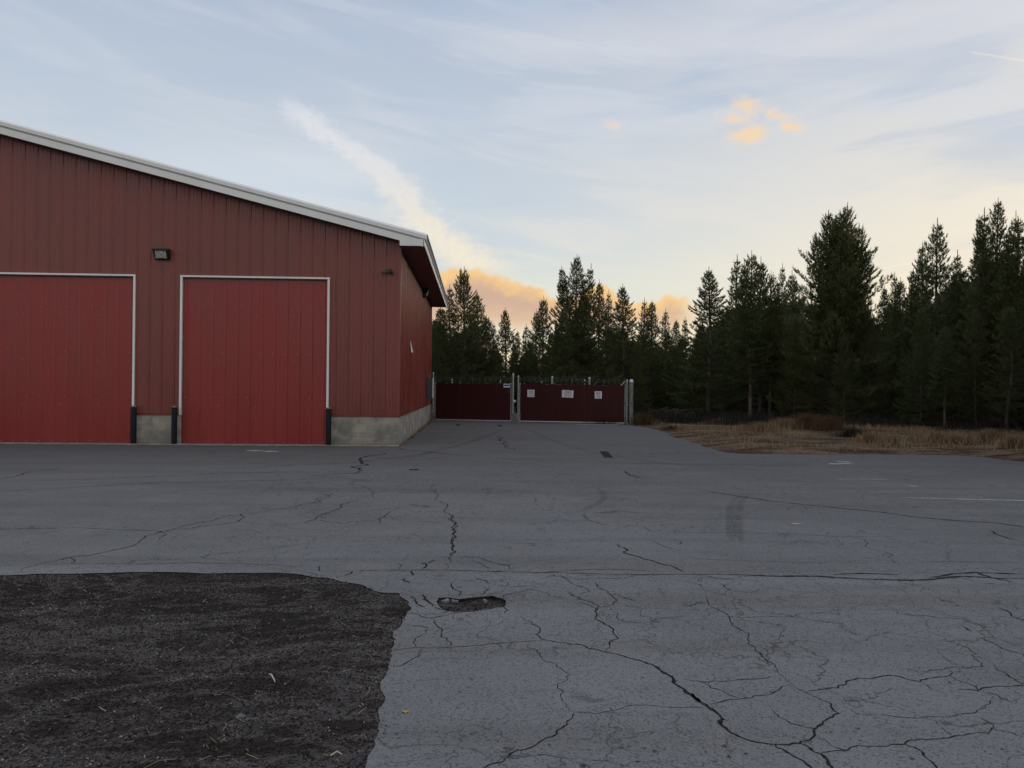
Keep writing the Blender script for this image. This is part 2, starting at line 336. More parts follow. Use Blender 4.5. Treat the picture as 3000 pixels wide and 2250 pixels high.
# ------------------------------------------------------------------ world sky
W = bpy.data.worlds.new('World'); S.world = W; W.use_nodes = True
SUN_AZ = math.radians(72); SUN_EL = math.radians(2.6)
def build_world():
    nt = W.node_tree; g = G(nt); bg = nt.nodes['Background']
    D = g.new('ShaderNodeTexCoord').outputs['Generated']
    sp = g.new('ShaderNodeSeparateXYZ'); g.put(sp.inputs[0], D)
    x, y, z = sp.outputs
    az = g.m('ARCTAN2', x, y); el = g.m('ARCSINE', z)
    def sk(px, py):
        d = ray(px, py).normalized(); return math.atan2(d.x, d.y), math.asin(d.z)
    ae = g.xyz(az, el)
    sky = g.new('ShaderNodeTexSky'); sky.sky_type = 'NISHITA'; sky.sun_disc = False
    sky.sun_elevation = SUN_EL; sky.sun_rotation = SUN_AZ; sky.altitude = 1200
    sky.air_density = 1.0; sky.dust_density = 1.5
    # veil of thin high cloud over the clear sky: colour by height and by nearness to the sun
    tone = g.ramp(g.mr(el, -.02, 1.2, 0, 1, False), [
        (0.0, srgb(250, 226, 180)), (.045, srgb(248, 228, 190)), (.105, srgb(222, 228, 222)), (.17, srgb(203, 215, 225)),
        (.28, srgb(192, 204, 219)), (.40, srgb(172, 187, 210)), (.6, srgb(176, 186, 204)), (1.0, srgb(178, 186, 200))])
    wtone = g.ramp(g.mr(el, -.02, 1.2, 0, 1, False), [
        (0.0, srgb(255, 226, 176)), (.06, srgb(255, 234, 200)), (.12, srgb(253, 239, 212)), (.18, srgb(245, 235, 218)), (.27, srgb(224, 223, 223)), (.42, srgb(196, 203, 217)), (1.0, srgb(180, 187, 202))])
    daz = g.m('ABSOLUTE', g.m('SUBTRACT', az, SUN_AZ))
    warm = g.mr(daz, .62, 1.38, 1, 0)
    c = g.mix(warm, tone, wtone)
    # the sky opposite the sun: duller and bluer
    c = g.mix(g.mr(g.m('MULTIPLY', y, -1), -.1, .7, 0, .8), c, srgb(214, 208, 206))
    # streaky cirrus
    tilt = g.m('MULTIPLY_ADD', az, .16, el)
    st = g.noise(g.xyz(g.m('MULTIPLY', az, 2.2), g.m('MULTIPLY', tilt, 15)), 1.6, 6, .58, .6)
    st2 = g.noise(g.xyz(g.m('MULTIPLY', az, 1.2), g.m('MULTIPLY', g.m('MULTIPLY_ADD', az, -.10, el), 7), 4.0), 2.2, 5, .55, .4)
    white = g.mix(g.mr(el, .05, .35), srgb(247, 236, 214), srgb(214, 219, 229))
    c = g.mix(g.m('MULTIPLY', g.mr(st, .42, .64), g.mr(az, -.4, .2, .32, .62)), c, white)
    c = g.mix(g.m('MULTIPLY', g.mr(st2, .32, .52, 1, 0), g.m('MULTIPLY', g.mr(az, -.4, .2, .2, .42), g.mr(el, .10, .26, .3, 1))), c, srgb(168, 190, 218))
    # pale band running up to the right near the top of the view
    pts = [sk(a, b_) for a, b_ in ((300, 170), (900, 120), (1500, 105), (2000, 125), (2500, 105), (3000, 30))]
    bc = g.curve(az, pts); dn = g.m('ABSOLUTE', g.m('SUBTRACT', g.m('ADD', el, g.m('MULTIPLY', g.m('SUBTRACT', st, .5), .07)), bc))
    fade = g.m('MULTIPLY', g.mr(az, -.35, .25), g.mr(y, 0, .2))
    c = g.mix(g.m('MULTIPLY', g.m('MULTIPLY', g.mr(dn, .0, .045, 1, 0), fade), .45), c, srgb(224, 224, 230))
    # bright haze low behind the roof
    a0, e0 = sk(800, 520)
    r = g.m('SQRT', g.m('ADD', g.m('POWER', g.m('DIVIDE', g.m('SUBTRACT', az, a0), .26), 2), g.m('POWER', g.m('DIVIDE', g.m('SUBTRACT', el, e0), .075), 2)))
    c = g.mix(g.m('MULTIPLY', g.mr(g.m('ADD', r, g.m('MULTIPLY', g.m('SUBTRACT', st2, .5), 1.2)), .1, 1.1, 1, 0), .5), c, srgb(222, 229, 238))
    # diagonal trailing cloud
    P = [(840, 290), (885, 335), (960, 400), (1075, 465), (1150, 535), (1205, 610), (1270, 680), (1340, 735), (1400, 790)]
    q = [sk(*p) for p in P]
    wob = g.noise(ae, 40, 6, .66); wob2 = g.noise(ae, 120, 4, .6)
    fib = g.noise(g.xyz(g.m('MULTIPLY', g.m('ADD', az, el), 30), g.m('MULTIPLY', el, 130)), 1, 4, .6)
    ctr = g.curve(el, [(e, a) for a, e in q])
    wd = g.curve(el, [(q[-1][1], .055), (q[6][1], .046), (q[4][1], .036), (q[2][1], .033), (q[1][1], .030), (q[0][1], .020)])
    dd = g.m('DIVIDE', g.m('ABSOLUTE', g.m('ADD', g.m('SUBTRACT', az, ctr), g.m('MULTIPLY', g.m('SUBTRACT', wob, .5), .062))), wd)
    dens = g.m('MULTIPLY', g.mr(g.m('ADD', dd, g.m('MULTIPLY', g.m('SUBTRACT', fib, .5), .7)), .15, 1.05, 1, 0), g.m('MULTIPLY', g.mr(el, q[0][1]-.02, q[0][1]+.012, 1, 0), g.mr(el, q[-1][1]-.01, q[-1][1]+.01)))
    dens = g.m('MULTIPLY', g.m('MULTIPLY', dens, g.mr(y, 0, .2)), g.mr(wob2, .2, .6, .6, .95))
    ccol = g.mix(g.mr(el, .14, .30), srgb(250, 238, 214), srgb(228, 229, 235))
    c = g.mix(g.m('MULTIPLY', dens, .95), c, ccol)
    # cumulus bank low over the trees
    T = [sk(*p) for p in ((1180, 830), (1290, 800), (1340, 782), (1420, 788), (1500, 822), (1570, 835), (1640, 868), (1700, 850), (1755, 832), (1810, 862), (1870, 885), (1930, 872), (1980, 863), (2030, 890), (2060, 935))]
    top = g.curve(az, T)
    puff = g.noise(ae, 42, 5, .6); soft = g.noise(ae, 11, 4, .6)
    e2 = g.m('ADD', el, g.m('MULTIPLY', g.m('SUBTRACT', puff, .5), .030))
    below = g.m('SUBTRACT', top, e2)
    bot = sk(1650, 985)[1]
    eb = g.m('ADD', el, g.m('MULTIPLY', g.m('SUBTRACT', soft, .5), .05))
    bank = g.m('MULTIPLY', g.mr(below, -.002, .007), g.mr(eb, bot, bot+.022))
    bank = g.m('MULTIPLY', bank, g.m('MULTIPLY', g.mr(az, T[0][0]-.02, T[0][0]+.03), g.mr(az, T[-1][0]-.035, T[-1][0]+.004, 1, 0)))
    bcol = g.mix(g.mr(g.m('ADD', below, g.m('MULTIPLY', g.m('SUBTRACT', soft, .5), .05)), .001, .028), srgb(254, 205, 134), srgb(210, 172, 148))
    bcol = g.mix(g.mr(eb, bot, bot+.045, .6, 0), bcol, srgb(250, 214, 170))
    bcol = g.mix(g.m('MULTIPLY', g.mr(puff, .5, .75), .3), bcol, srgb(255, 214, 150))
    c = g.mix(g.m('MULTIPLY', bank, .92), c, bcol)
    # small golden cumulus scraps
    nn = g.noise(ae, 60, 5, .6)
    wisp = g.noise(g.xyz(az, g.m('MULTIPLY', el, 1.25), 7.3), 48, 6, .64, .8)
    fld = None
    for (px, py, rx, ry, rot, amt) in ((2192, 312, 46, 26, .3, 1), (2160, 348, 52, 22, .15, .9), (2195, 392, 60, 26, -.12, 1.1), (2262, 335, 60, 20, .45, .75), (2318, 372, 42, 15, .3, .85), (1797, 368, 24, 14, .3, .45)):
        a0, e0 = sk(px, py); k = 1/F
        da = g.m('SUBTRACT', az, a0); de = g.m('SUBTRACT', el, e0)
        ra = g.m('ADD', g.m('MULTIPLY', da, math.cos(rot)), g.m('MULTIPLY', de, -math.sin(rot)))
        re = g.m('ADD', g.m('MULTIPLY', da, math.sin(rot)), g.m('MULTIPLY', de, math.cos(rot)))
        rr = g.m('SQRT', g.m('ADD', g.m('POWER', g.m('DIVIDE', ra, rx*k), 2), g.m('POWER', g.m('DIVIDE', re, ry*k), 2)))
        lob = g.m('MULTIPLY', g.m('SUBTRACT', 1.5, rr), amt)
        fld = lob if fld is None else g.m('MAXIMUM', fld, lob)
    fld = g.m('ADD', fld, g.m('MULTIPLY', g.m('SUBTRACT', wisp, .5), 2.6))
    mk = g.mr(fld, -.1, 1.4)
    c = g.mix(g.m('MULTIPLY', mk, .82), c, g.mix(g.mr(fld, .3, 1.3), srgb(240, 222, 208), srgb(253, 220, 176)))
    # contrails
    for (p0, p1, w) in (((2560, 792), (2880, 728), .0016), ((2830, 150), (3060, 186), .0010)):
        (a0, e0), (a1, e1) = sk(*p0), sk(*p1)
        t = g.m('DIVIDE', g.m('SUBTRACT', az, a0), a1-a0)
        dl = g.m('ABSOLUTE', g.m('SUBTRACT', g.m('SUBTRACT', el, e0), g.m('MULTIPLY', t, e1-e0)))
        k = g.m('MULTIPLY', g.mr(g.m('ADD', dl, g.m('MULTIPLY', g.m('SUBTRACT', nn, .5), .002)), w*.3, w*1.8, 1, 0), g.m('MULTIPLY', g.mr(t, 0, .15), g.mr(t, .9, 1.1, 1, 0)))
        c = g.mix(g.m('MULTIPLY', g.m('MULTIPLY', k, g.mr(y, 0, .1)), .32), c, srgb(255, 240, 214))
    gl = g.m('MULTIPLY_ADD', g.m('MULTIPLY', g.mr(daz, .02, .68, 1, 0), g.mr(el, .25, .95, 1, 0)), 1.7, 1.0)   # glow round the low sun, right of the view
    c = g.mix(1.0, c, g.xyz(g.m('MULTIPLY', gl, SKYK), g.m('MULTIPLY', g.m('MULTIPLY_ADD', g.m('SUBTRACT', gl, 1.0), .82, 1.0), SKYK), g.m('MULTIPLY', g.m('MULTIPLY_ADD', g.m('SUBTRACT', gl, 1.0), .6, 1.0), SKYK)), 'MULTIPLY')
    tot = g.mix(.90, sky.outputs[0], c)
    g.put(bg.inputs[0], tot); bg.inputs[1].default_value = .1
SKYK = 10.6
build_world()
sun = bpy.data.lights.new('sun', 'SUN'); sun.energy = 2.0; sun.angle = math.radians(.6); sun.color = (1, .60, .30)
so = link(bpy.data.objects.new('sun', sun)); sd = Vector((math.sin(SUN_AZ)*math.cos(SUN_EL), math.cos(SUN_AZ)*math.cos(SUN_EL), math.sin(SUN_EL)))
so.rotation_euler = sd.to_track_quat('Z', 'Y').to_euler()
S.cycles.max_bounces = 4; S.cycles.diffuse_bounces = 2; S.cycles.transmission_bounces = 3; S.cycles.transparent_max_bounces = 6
S.view_settings.view_transform = 'Standard'; S.view_settings.look = 'None'; S.view_settings.exposure = 0; S.view_settings.gamma = 1

# ------------------------------------------------------------------ ground
def crop(ox, oy, k): return lambda *p: [(ox+a*k, oy+b*k) for a, b in p]
K3 = crop(1800, 1100, .5425); K4 = crop(900, 1200, .4521); K5 = crop(0, 1600, .5425); K6 = crop(1100, 1700, .4295); K7 = crop(2000, 1600, .4521); KF = crop(0, 0, 1.3562)
def fract(pts, amp, minlen, closed=False):
    pts = [Vector(p[:2]) for p in pts]
    if closed: pts.append(pts[0].copy())
    out = [pts[0]]
    def sub(a, b):
        L = (b-a).length
        if L < minlen: out.append(b); return
        n = Vector((-(b-a).y, (b-a).x)).normalized()
        m = (a+b)/2 + n*random.gauss(0, amp*L); sub(a, m); sub(m, b)
    for a, b in zip(pts, pts[1:]): sub(a, b)
    if closed: out.pop()
    return out
edge_px = [(1858, 1249), (1875, 1250), (1905, 1256), (1960, 1272), (2005, 1288), (2060, 1308), (2110, 1322), (2160, 1329), (2300, 1331), (2400, 1332), (2560, 1331), (2700, 1332), (2800, 1334), (2900, 1341), (3000, 1353)]
edge = [gnd(*p) for p in edge_px]
edge = [Vector((5.5, 60, 0)), Vector((5.52, 37.5, 0))] + edge + [Vector((13.5, 17.6, 0)), Vector((16, 16.2, 0)), Vector((26, 15.2, 0)), Vector((60, 15, 0))]
edge_f = fract(edge, .035, .18)
outline = [Vector((-60, -30)), Vector((60, -30))] + edge_f[::-1] + [Vector((-60, 60))]
grav_px = [(-500, 1684), (0, 1685), (200, 1681), (480, 1675), (620, 1680), (870, 1681), (960, 1692), (1060, 1713), (1085, 1724), (1110, 1735), (1170, 1738), (1190, 1758), (1205, 1785), (1178, 1825), (1150, 1850), (1148, 1900), (1140, 1960), (1128, 2040), (1115, 2110), (1095, 2170), (1070, 2250), (1050, 2400), (1000, 2900), (-3500, 2900)]
hole1 = fract([gnd(*p) for p in grav_px], .045, .012, True)
poth_px = [(1283, 1752), (1310, 1750), (1345, 1755), (1390, 1750), (1440, 1745), (1475, 1754), (1476, 1778), (1430, 1783), (1380, 1790), (1330, 1793), (1295, 1785), (1285, 1772)]
hole2 = fract([gnd(*p) for p in poth_px], .06, .02, True)
def inside(pt, poly):
    x, y = pt; c = False; n = len(poly); j = n-1
    for i in range(n):
        xi, yi = poly[i]; xj, yj = poly[j]
        if (yi > y) != (yj > y) and x < (xj-xi)*(y-yi)/(yj-yi)+xi: c = not c
        j = i
    return c
def asphalt():
    V = []; E = []
    for loop in (outline, hole1, hole2):
        n = len(V); V += [Vector(p[:2]) for p in loop]; m = len(loop); E += [(n+i, n+(i+1) % m) for i in range(m)]
    vo, eo, fo, *_ = delaunay_2d_cdt(V, E, [], 0, 1e-5)
    h1 = [tuple(p[:2]) for p in hole1]; h2 = [tuple(p[:2]) for p in hole2]; ol = [tuple(p[:2]) for p in outline]
    mb = MB(); mb.v = [(p.x, p.y, 0) for p in vo]
    for f in fo:
        c = sum((vo[i] for i in f), Vector((0, 0)))/len(f); c = (c.x, c.y)
        if inside(c, ol) and not inside(c, h1) and not inside(c, h2): mb.f.append(list(f)); mb.m.append(0)
    for loop in (outline, hole1, hole2):
        m = len(loop)
        for i in range(m):
            a, b = loop[i], loop[(i+1) % m]
            mb.face([(a[0], a[1], 0), (b[0], b[1], 0), (b[0], b[1], -.06), (a[0], a[1], -.06)], 1)
    return mb
mb = asphalt()
LZ = [.0012]
def ribbon(mb, pts, w, m, amp=.10, minlen=.06, taper=True, zz=None, jit=.5):
    P = fract(pts, amp, minlen); n = len(P)
    if n < 2: return
    LZ[0] += .00002; z = LZ[0] if zz is None else zz
    L = []; R = []
    for i, p in enumerate(P):
        a = P[max(0, i-1)]; b = P[min(n-1, i+1)]; d = (b-a)
        if d.length < 1e-6: d = Vector((1, 0))
        nn = Vector((-d.y, d.x)).normalized()
        t = i/(n-1); ww = w*.5*(random.uniform(1-jit, 1+jit))
        if taper: ww *= min(1, .25+6*min(t, 1-t))
        L.append(p+nn*ww); R.append(p-nn*ww)
    for i in range(n-1):
        mb.face([(L[i].x, L[i].y, z), (R[i].x, R[i].y, z), (R[i+1].x, R[i+1].y, z), (L[i+1].x, L[i+1].y, z)], m)
def crk(pix, w, m=1, amp=.10, **k):
    g_ = [gnd(*p).to_2d() for p in pix]
    d = sum(p.length for p in g_)/len(g_); w *= .72 if m in (1, 2) else 1
    ribbon(mb, g_, w, m, amp, max(.03, d*.008), **k)
# strong cracks
crk(K6((990,245),(1070,300),(1090,370),(1130,400),(1210,418),(1330,435),(1450,465),(1570,490),(1700,520),(1800,545),(1890,575),(1950,620),(2030,670),(2035,705),(2110,750),(2165,790),(2212,830))+K7((60,955),(80,990),(170,1045),(225,1085),(250,1160),(300,1200),(380,1240),(450,1265),(600,1285),(760,1278),(835,1245),(880,1165),(910,1135),(1015,1085),(970,1055),(870,980),(800,950),(720,905)), .016)
crk(K6((1800,545),(1890,575),(1950,620),(2030,670),(2035,705),(2110,750),(2165,790),(2212,830))+K7((60,955),(80,990),(170,1045),(225,1085),(250,1160),(300,1200),(380,1240),(450,1265)), .018, amp=.05)
crk(K7((720,905),(600,770),(500,690),(420,600),(355,530),(300,460),(215,405),(160,360),(160,320)), .009)
crk(K6((120,480),(250,460),(400,462),(560,455),(700,445),(850,430),(980,420),(1160,412)), .009, amp=.04)
crk(K6((1030,425),(1040,460),(1120,515),(1180,560),(1250,565),(1240,590),(1325,640),(1310,680),(1240,710),(1285,760),(1265,800),(1300,860),(1355,905)), .006)
crk(K6((1355,905),(1310,960),(1310,985),(1245,1020),(1200,1070),(1100,1120),(1050,1145),(970,1160),(880,1220),(740,1281),(600,1330)), .011)
crk(K6((1355,905),(1520,910),(1700,860),(1850,852),(2212,865))+K7((80,1042),(150,1045)), .006, amp=.05)
crk(K6((1570,490),(1600,450),(1655,400),(1620,350),(1560,300),(1500,265),(1515,240),(1500,215),(1510,200),(1450,165),(1360,150)), .013)
crk(K6((1655,235),(1655,265),(1700,285),(1850,290),(1950,260),(2110,245)), .008)
crk(K6((100,590),(200,570),(290,520),(330,470)), .009)
crk(K6((240,110),(280,150),(340,185)), .02); crk(K6((330,100),(345,135),(385,180)), .02); crk(K6((385,180),(440,200),(520,212)), .012)
crk(K6((195,215),(300,235),(380,260),(450,245),(520,225),(700,205),(870,180)), .013)
crk(K6((385,260),(410,300),(450,370),(515,420),(480,460)), .009); crk(K6((260,455),(290,390),(350,360),(260,310),(200,300)), .008)
crk(K7((800,950),(1010,920),(1060,895),(1215,860),(1320,840),(1420,850),(1540,880),(1620,855),(1740,830),(1750,820),(1710,790)), .015)
crk(K7((1380,790),(1710,790),(1945,783),(1940,760),(1910,700),(1850,660),(1740,620),(1700,590)), .007)
crk(K7((600,1285),(700,1350),(800,1410),(840,1440),(900,1500)), .016); crk(K7((760,1278),(830,1315),(900,1350),(940,1395),(970,1440),(1000,1500)), .018)
crk(K7((835,1245),(920,1255),(1060,1325),(1280,1300),(1440,1285),(1540,1250),(1740,1238),(2000,1180),(2100,1200),(2212,1245)), .009)
crk(K7((1440,1285),(1550,1330),(1600,1390),(1650,1440),(1700,1490)), .013)
crk(K7((0,862),(120,880),(300,875),(420,862),(520,858),(630,840)), .008); crk(K7((120,880),(180,920),(300,965),(380,990)), .009)
crk(K7((170,1025),(380,990),(500,970),(620,935),(720,905)), .010); crk(K7((900,1345),(1060,1325)), .008)
crk(K7((1780,932),(1910,938),(2000,915),(2212,905),(2400,900)), .012); crk(K7((1960,945),(2040,965),(2120,1005)), .010); crk(K7((2020,790),(2120,850),(2212,895)), .010)
crk(K7((150,455),(380,465),(560,460),(740,440),(900,432),(1060,415)), .006); crk(K7((570,1060),(620,1110),(700,1150),(870,1185)), .006)
crk(K7((1160,1100),(1500,1115),(1700,1110),(1850,1085),(1960,1030),(2060,1000)), .006); crk(K7((1900,1100),(2010,1155),(2000,1185)), .006)
crk(K7((1330,400),(1390,440),(1560,450),(1800,470),(2050,545)), .008); crk(K7((2040,400),(2130,455),(2212,485)), .014); crk(K7((1810,520),(1870,560)), .014); crk(K7((1920,590),(2060,655),(2212,720)), .009)
crk(K7((600,705),(800,715),(1000,745),(1200,765)), .005, 2); crk(K7((1540,880),(1700,960)), .005, 2); crk(K7((1730,840),(1850,890),(1915,935)), .007)
crk(K7((1050,1010),(1250,960),(1520,925)), .005, 2); crk(K7((1640,1130),(1700,1200),(1760,1238)), .005, 2); crk(K7((0,385),(50,388),(90,370),(160,365)), .010)
crk(K7((70,235),(200,300),(290,330)), .008, 2); crk(K7((230,235),(310,290),(440,305),(500,280)), .008, 2)
# cold joint
crk(K4((80,1048),(300,1045),(600,1040),(870,1040),(1200,1050),(1480,1055),(1700,1060),(2000,1068),(2212,1070))+K7((200,183),(480,192),(640,197),(850,195),(1000,205),(1200,215),(1480,222),(1600,218),(1800,197),(1900,200),(2050,210),(2212,212),(2500,215)), .016, amp=.015)
crk(K7((300,185),(640,197),(850,195),(1000,205),(1200,215),(1480,222),(1600,218),(1800,197),(1900,200),(2050,210),(2212,212)), .06, 2, amp=.02)
for pp in (((980,185),(1100,178),(1400,185)), ((1600,205),(1750,180),(1900,170),(2050,178),(2212,182)), ((1900,170),(2000,205),(2150,235))): crk(K7(*pp), .045, 2, amp=.03)
crk(K7((0,70),(200,90),(500,100),(900,105),(1200,108)), .012, 2, amp=.03); crk(K7((1500,103),(1800,100),(2212,110)), .012, 2, amp=.03)
crk(K4((1480,1055),(1700,1045),(1850,1035),(2212,1042)), .012, 1, amp=.03); crk(K4((1480,1055),(1600,1075),(1750,1100),(1850,1095),(2212,1070)), .012, 2)
# middle ground
crk(K4((820,485),(835,520),(825,540),(850,560),(820,585),(870,600),(910,615),(890,660),(920,680),(915,710),(945,725),(955,790),(940,810),(965,820),(935,860),(950,880),(940,900),(965,920),(935,950),(930,980),(895,1000),(885,1035)), .016)
crk(K4((920,680),(945,725),(955,790),(940,810),(965,820),(935,860),(950,880),(940,900),(965,920),(935,950)), .022, amp=.06)
crk(K4((740,1035),(775,1015),(740,995),(780,995),(840,975)), .02); crk(K4((965,950),(1100,960),(1200,990),(1310,1010),(1312,1040)), .014); crk(K4((1070,980),(1190,1030)), .010)
crk(K4((1240,170),(1270,185),(1245,200),(1270,225),(1285,245),(1340,262)), .06); crk(K4((590,245),(620,260),(760,270),(900,288),(1050,300),(1300,322),(1700,335),(2212,348)), .035, 2, amp=.02)
crk(K4((590,245),(620,260),(760,270),(900,288),(1000,296)), .05, 1, amp=.02)
crk(K4((480,280),(400,300),(350,325),(350,350),(390,355),(340,385),(300,415)), .08, 2); crk(K4((410,308),(620,325),(800,318),(930,300)), .03, 2, amp=.02)
crk(K4((0,425),(100,425),(300,415),(400,405)), .03, 2); crk(K4((720,148),(1000,150),(1240,160)), .05, 2, amp=.02)
crk(K4((0,610),(90,590),(125,572),(90,545),(40,540)), .014); crk(K4((330,590),(230,635),(130,670),(50,715),(0,740)), .018); crk(K4((50,715),(130,730),(250,738),(460,715),(500,690),(535,660)), .014)
crk(K4((1800,670),(1800,700),(1900,740),(1970,755)), .012); crk(K4((2010,870),(2020,890),(2060,900),(2050,925))+K3((130,980),(230,1010),(300,1025),(370,1065)), .022)
crk(K4((2060,400),(2090,425),(2140,445)), .03); crk(K4((200,440),(300,490),(410,520),(420,550),(480,590)), .010); crk(K4((1460,570),(1470,600)), .012); crk(K4((470,710),(470,740)), .012)
crk(K4((1140,1150),(1150,1190),(1120,1205)), .012); crk(K4((640,1095),(665,1125)), .025); crk(K4((680,1045),(688,1075)), .02); crk(K4((940,1120),(950,1165),(1000,1180),(985,1210)), .012)
crk(K4((1090,1090),(1180,1130)), .012); crk(K4((80,1015),(78,1048)), .014); crk(K4((598,1000),(598,1035)), .012); crk(K4((240,1080),(290,1050)), .02)
crk(K4((750,1195),(780,1240),(850,1270)), .014); crk(K4((1270,1230),(1340,1190),(1440,1160),(1560,1200),(1660,1230)), .008, 2); crk(K4((1860,1120),(1950,1180),(1985,1260),(1880,1290)), .009); crk(K4((1620,1070),(1720,1130),(1830,1180),(1700,1200)), .008)
crk(K4((1690,1180),(1760,1230),(1860,1260),(1880,1320)), .010); crk(K4((1950,1190),(2060,1220),(2130,1240)), .008); crk(K4((1250,1260),(1300,1300),(1280,1320)), .008)
crk(K3((430,615),(690,655),(850,680),(1050,700),(1300,725),(1450,740),(1600,762),(1850,785),(2050,795),(2212,818),(2500,840)), .035, 1, amp=.015)
crk(K3((200,845),(430,850),(680,850),(900,855),(1300,872),(1560,870)), .014, 2, amp=.02); crk(K3((20,475),(250,475),(480,482),(700,480),(870,487),(1080,480)), .03, 1, amp=.02)
crk(K3((2020,835),(2100,870),(2212,900)), .02); crk(K3((200,430),(230,420),(400,418),(540,420)), .03, 2); crk(K3((60,515),(100,545),(220,560)), .02); crk(K3((320,885),(340,915)), .012)
crk(K3((1300,875),(1400,940),(1500,1000),(1560,1010)), .010, 2); crk(K3((200,895),(260,920),(350,945)), .012, 2); crk(K3((150,815),(200,845)), .012, 2)
crk(K5((75,150),(130,120),(200,98),(380,62),(560,35),(690,5))+KF((520,1110),(690,1085),(705,1072),(690,1060)), .013); crk(K5((200,98),(600,95),(1040,90),(1300,95),(1600,110)), .010, 1, amp=.04); crk(K5((380,62),(405,80),(405,100)), .009)
crk(KF((345,1168),(358,1155),(345,1148),(170,1140),(0,1143),(-200,1140)), .014, 1, amp=.04); crk(KF((358,1150),(400,1135),(500,1112)), .012)
crk(KF((0,1040),(200,1035),(500,1022),(640,1020)), .03, 2, amp=.02); crk(KF((0,1035),(60,1020),(130,1012)), .03, 2)
# faint tyre arcs
for dx in (0, 46): crk(K3((700+dx,640),(650+dx,665),(630+dx,700),(622+dx,760),(625+dx,830),(635+dx,900)), .10, 3, amp=.01, taper=True, jit=.15)
crk(K4((1880,510),(1925,545),(1925,580),(1880,615),(1780,655),(1640,685)), .10, 3, amp=.01, jit=.15); crk(K4((0,430),(150,435),(300,450),(420,470)), .10, 3, amp=.01, jit=.15)
crk(KF((500,1010),(760,1000),(900,985),(1000,960),(1080,930)), .22, 3, amp=.01, jit=.15); crk(KF((0,1062),(300,1045),(700,1035)), .2, 3, amp=.01, jit=.15)
crk(KF((1140,930),(1190,950),(1270,975),(1420,1000),(1700,1020)), .16, 3, amp=.01, jit=.15)
# worn paint
crk(K3((1560,660),(1850,668),(2212,676),(2500,682)), .075, 4, amp=.003, jit=.2); crk(K3((955,800),(1050,805)), .06, 4, amp=.003); crk(K3((1180,560),(1500,562)), .05, 4, amp=.003)
crk(K3((1160,478),(1290,475)), .18, 4, amp=.02); crk(K3((1220,463),(1260,470)), .3, 4, amp=.02); crk(K3((1560,597),(1660,602)), .12, 4, amp=.02); crk(K3((1870,655),(1990,660)), .10, 4, amp=.02); crk(K3((2030,588),(2120,595)), .10, 4, amp=.02)
crk(KF((535,973),(600,976)), .28, 4, amp=.01); crk(K6((1290,-20),(1300,-20)), .01, 4)
# dark patches
def quad(px, m):
    LZ[0] += .0001
    mb.face([(*gnd(*p).to_2d(), LZ[0]) for p in px], m)
quad(K4((1895,270),(1950,272),(1982,312),(1925,312)), 5); quad(K4((662,386),(722,386),(726,393),(662,393)), 5); quad(K4((1225,100),(1262,102),(1268,110),(1240,108)), 5); quad(K4((965,95),(992,96),(992,104),(965,104)), 5)
for _ in range(60):   # small stains and pits
    px, py = random.uniform(1100, 3000), 1400+850*random.random()**.7
    c = gnd(px, py).to_2d()
    if inside(tuple(c), [tuple(p[:2]) for p in hole1]) or inside(tuple(c), [tuple(p[:2]) for p in hole2]): continue
    s = random.uniform(.004, .010)*(1+c.length*.06); LZ[0] += .00001
    mb.face([(c.x+s*math.cos(t)*random.uniform(.6, 1.4), c.y+s*math.sin(t)*random.uniform(.5, 1), LZ[0]) for t in np.linspace(0, 5.4, 7)], 5)
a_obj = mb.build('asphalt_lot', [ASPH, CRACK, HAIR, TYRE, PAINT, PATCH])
tag(a_obj, 'weathered grey asphalt yard crossed by dark cracks', kind='structure')

# big ground sheet
gm = MB(); gm.face([(-900, -900, -.065), (900, -900, -.065), (900, 900, -.065), (-900, 900, -.065)]); tag(gm.build('ground', DIRT), 'brown dry earth beyond the yard', kind='structure')

# value-noise in numpy for terrain
def vnoise(x, y, sc, seed):
    r = np.random.default_rng(seed).random((256, 256)); x = x*sc; y = y*sc
    xi = np.floor(x).astype(int); yi = np.floor(y).astype(int); fx = x-xi; fy = y-yi
    fx = fx*fx*(3-2*fx); fy = fy*fy*(3-2*fy)
    a = r[xi % 256, yi % 256]; b = r[(xi+1) % 256, yi % 256]; c = r[xi % 256, (yi+1) % 256]; d = r[(xi+1) % 256, (yi+1) % 256]
    return (a*(1-fx)+b*fx)*(1-fy)+(c*(1-fx)+d*fx)*fy
def fbm(x, y, sc, seed, o=4):
    return sum(vnoise(x, y, sc*2**i, seed+i)*.5**i for i in range(o))/sum(.5**i for i in range(o))
def seg_dist(x, y, poly):
    best = np.full(x.shape, 1e9)
    for a, b in zip(poly, poly[1:]):
        ax, ay, bx, by = a[0], a[1], b[0], b[1]; dx, dy = bx-ax, by-ay
        t = np.clip(((x-ax)*dx+(y-ay)*dy)/(dx*dx+dy*dy+1e-9), 0, 1)
        best = np.minimum(best, np.hypot(x-ax-t*dx, y-ay-t*dy))
    return best
def inside_np(x, y, poly):
    c = np.zeros(x.shape, bool); n = len(poly); j = n-1
    for i in range(n):
        xi, yi = poly[i][0], poly[i][1]; xj, yj = poly[j][0], poly[j][1]
        if yi != yj: c ^= ((yi > y) != (yj > y)) & (x < (xj-xi)*(y-yi)/(yj-yi)+xi)
        j = i
    return c
EDG = [(p.x, p.y) for p in edge]
OUTL = [(-60, -30), (60, -30)] + EDG[::-1] + [(-60, 60)]
def field_z(x, y):
    x = np.asarray(x, float); y = np.asarray(y, float)
    d = seg_dist(x, y, EDG); ins = inside_np(x, y, OUTL)
    k = np.clip(d/1.2, 0, 1)
    return np.where(ins, -.045, -.012+(.03+.13*fbm(x, y, .7, 3))*k + .05*(fbm(x, y, 4, 9)-.5)*k)
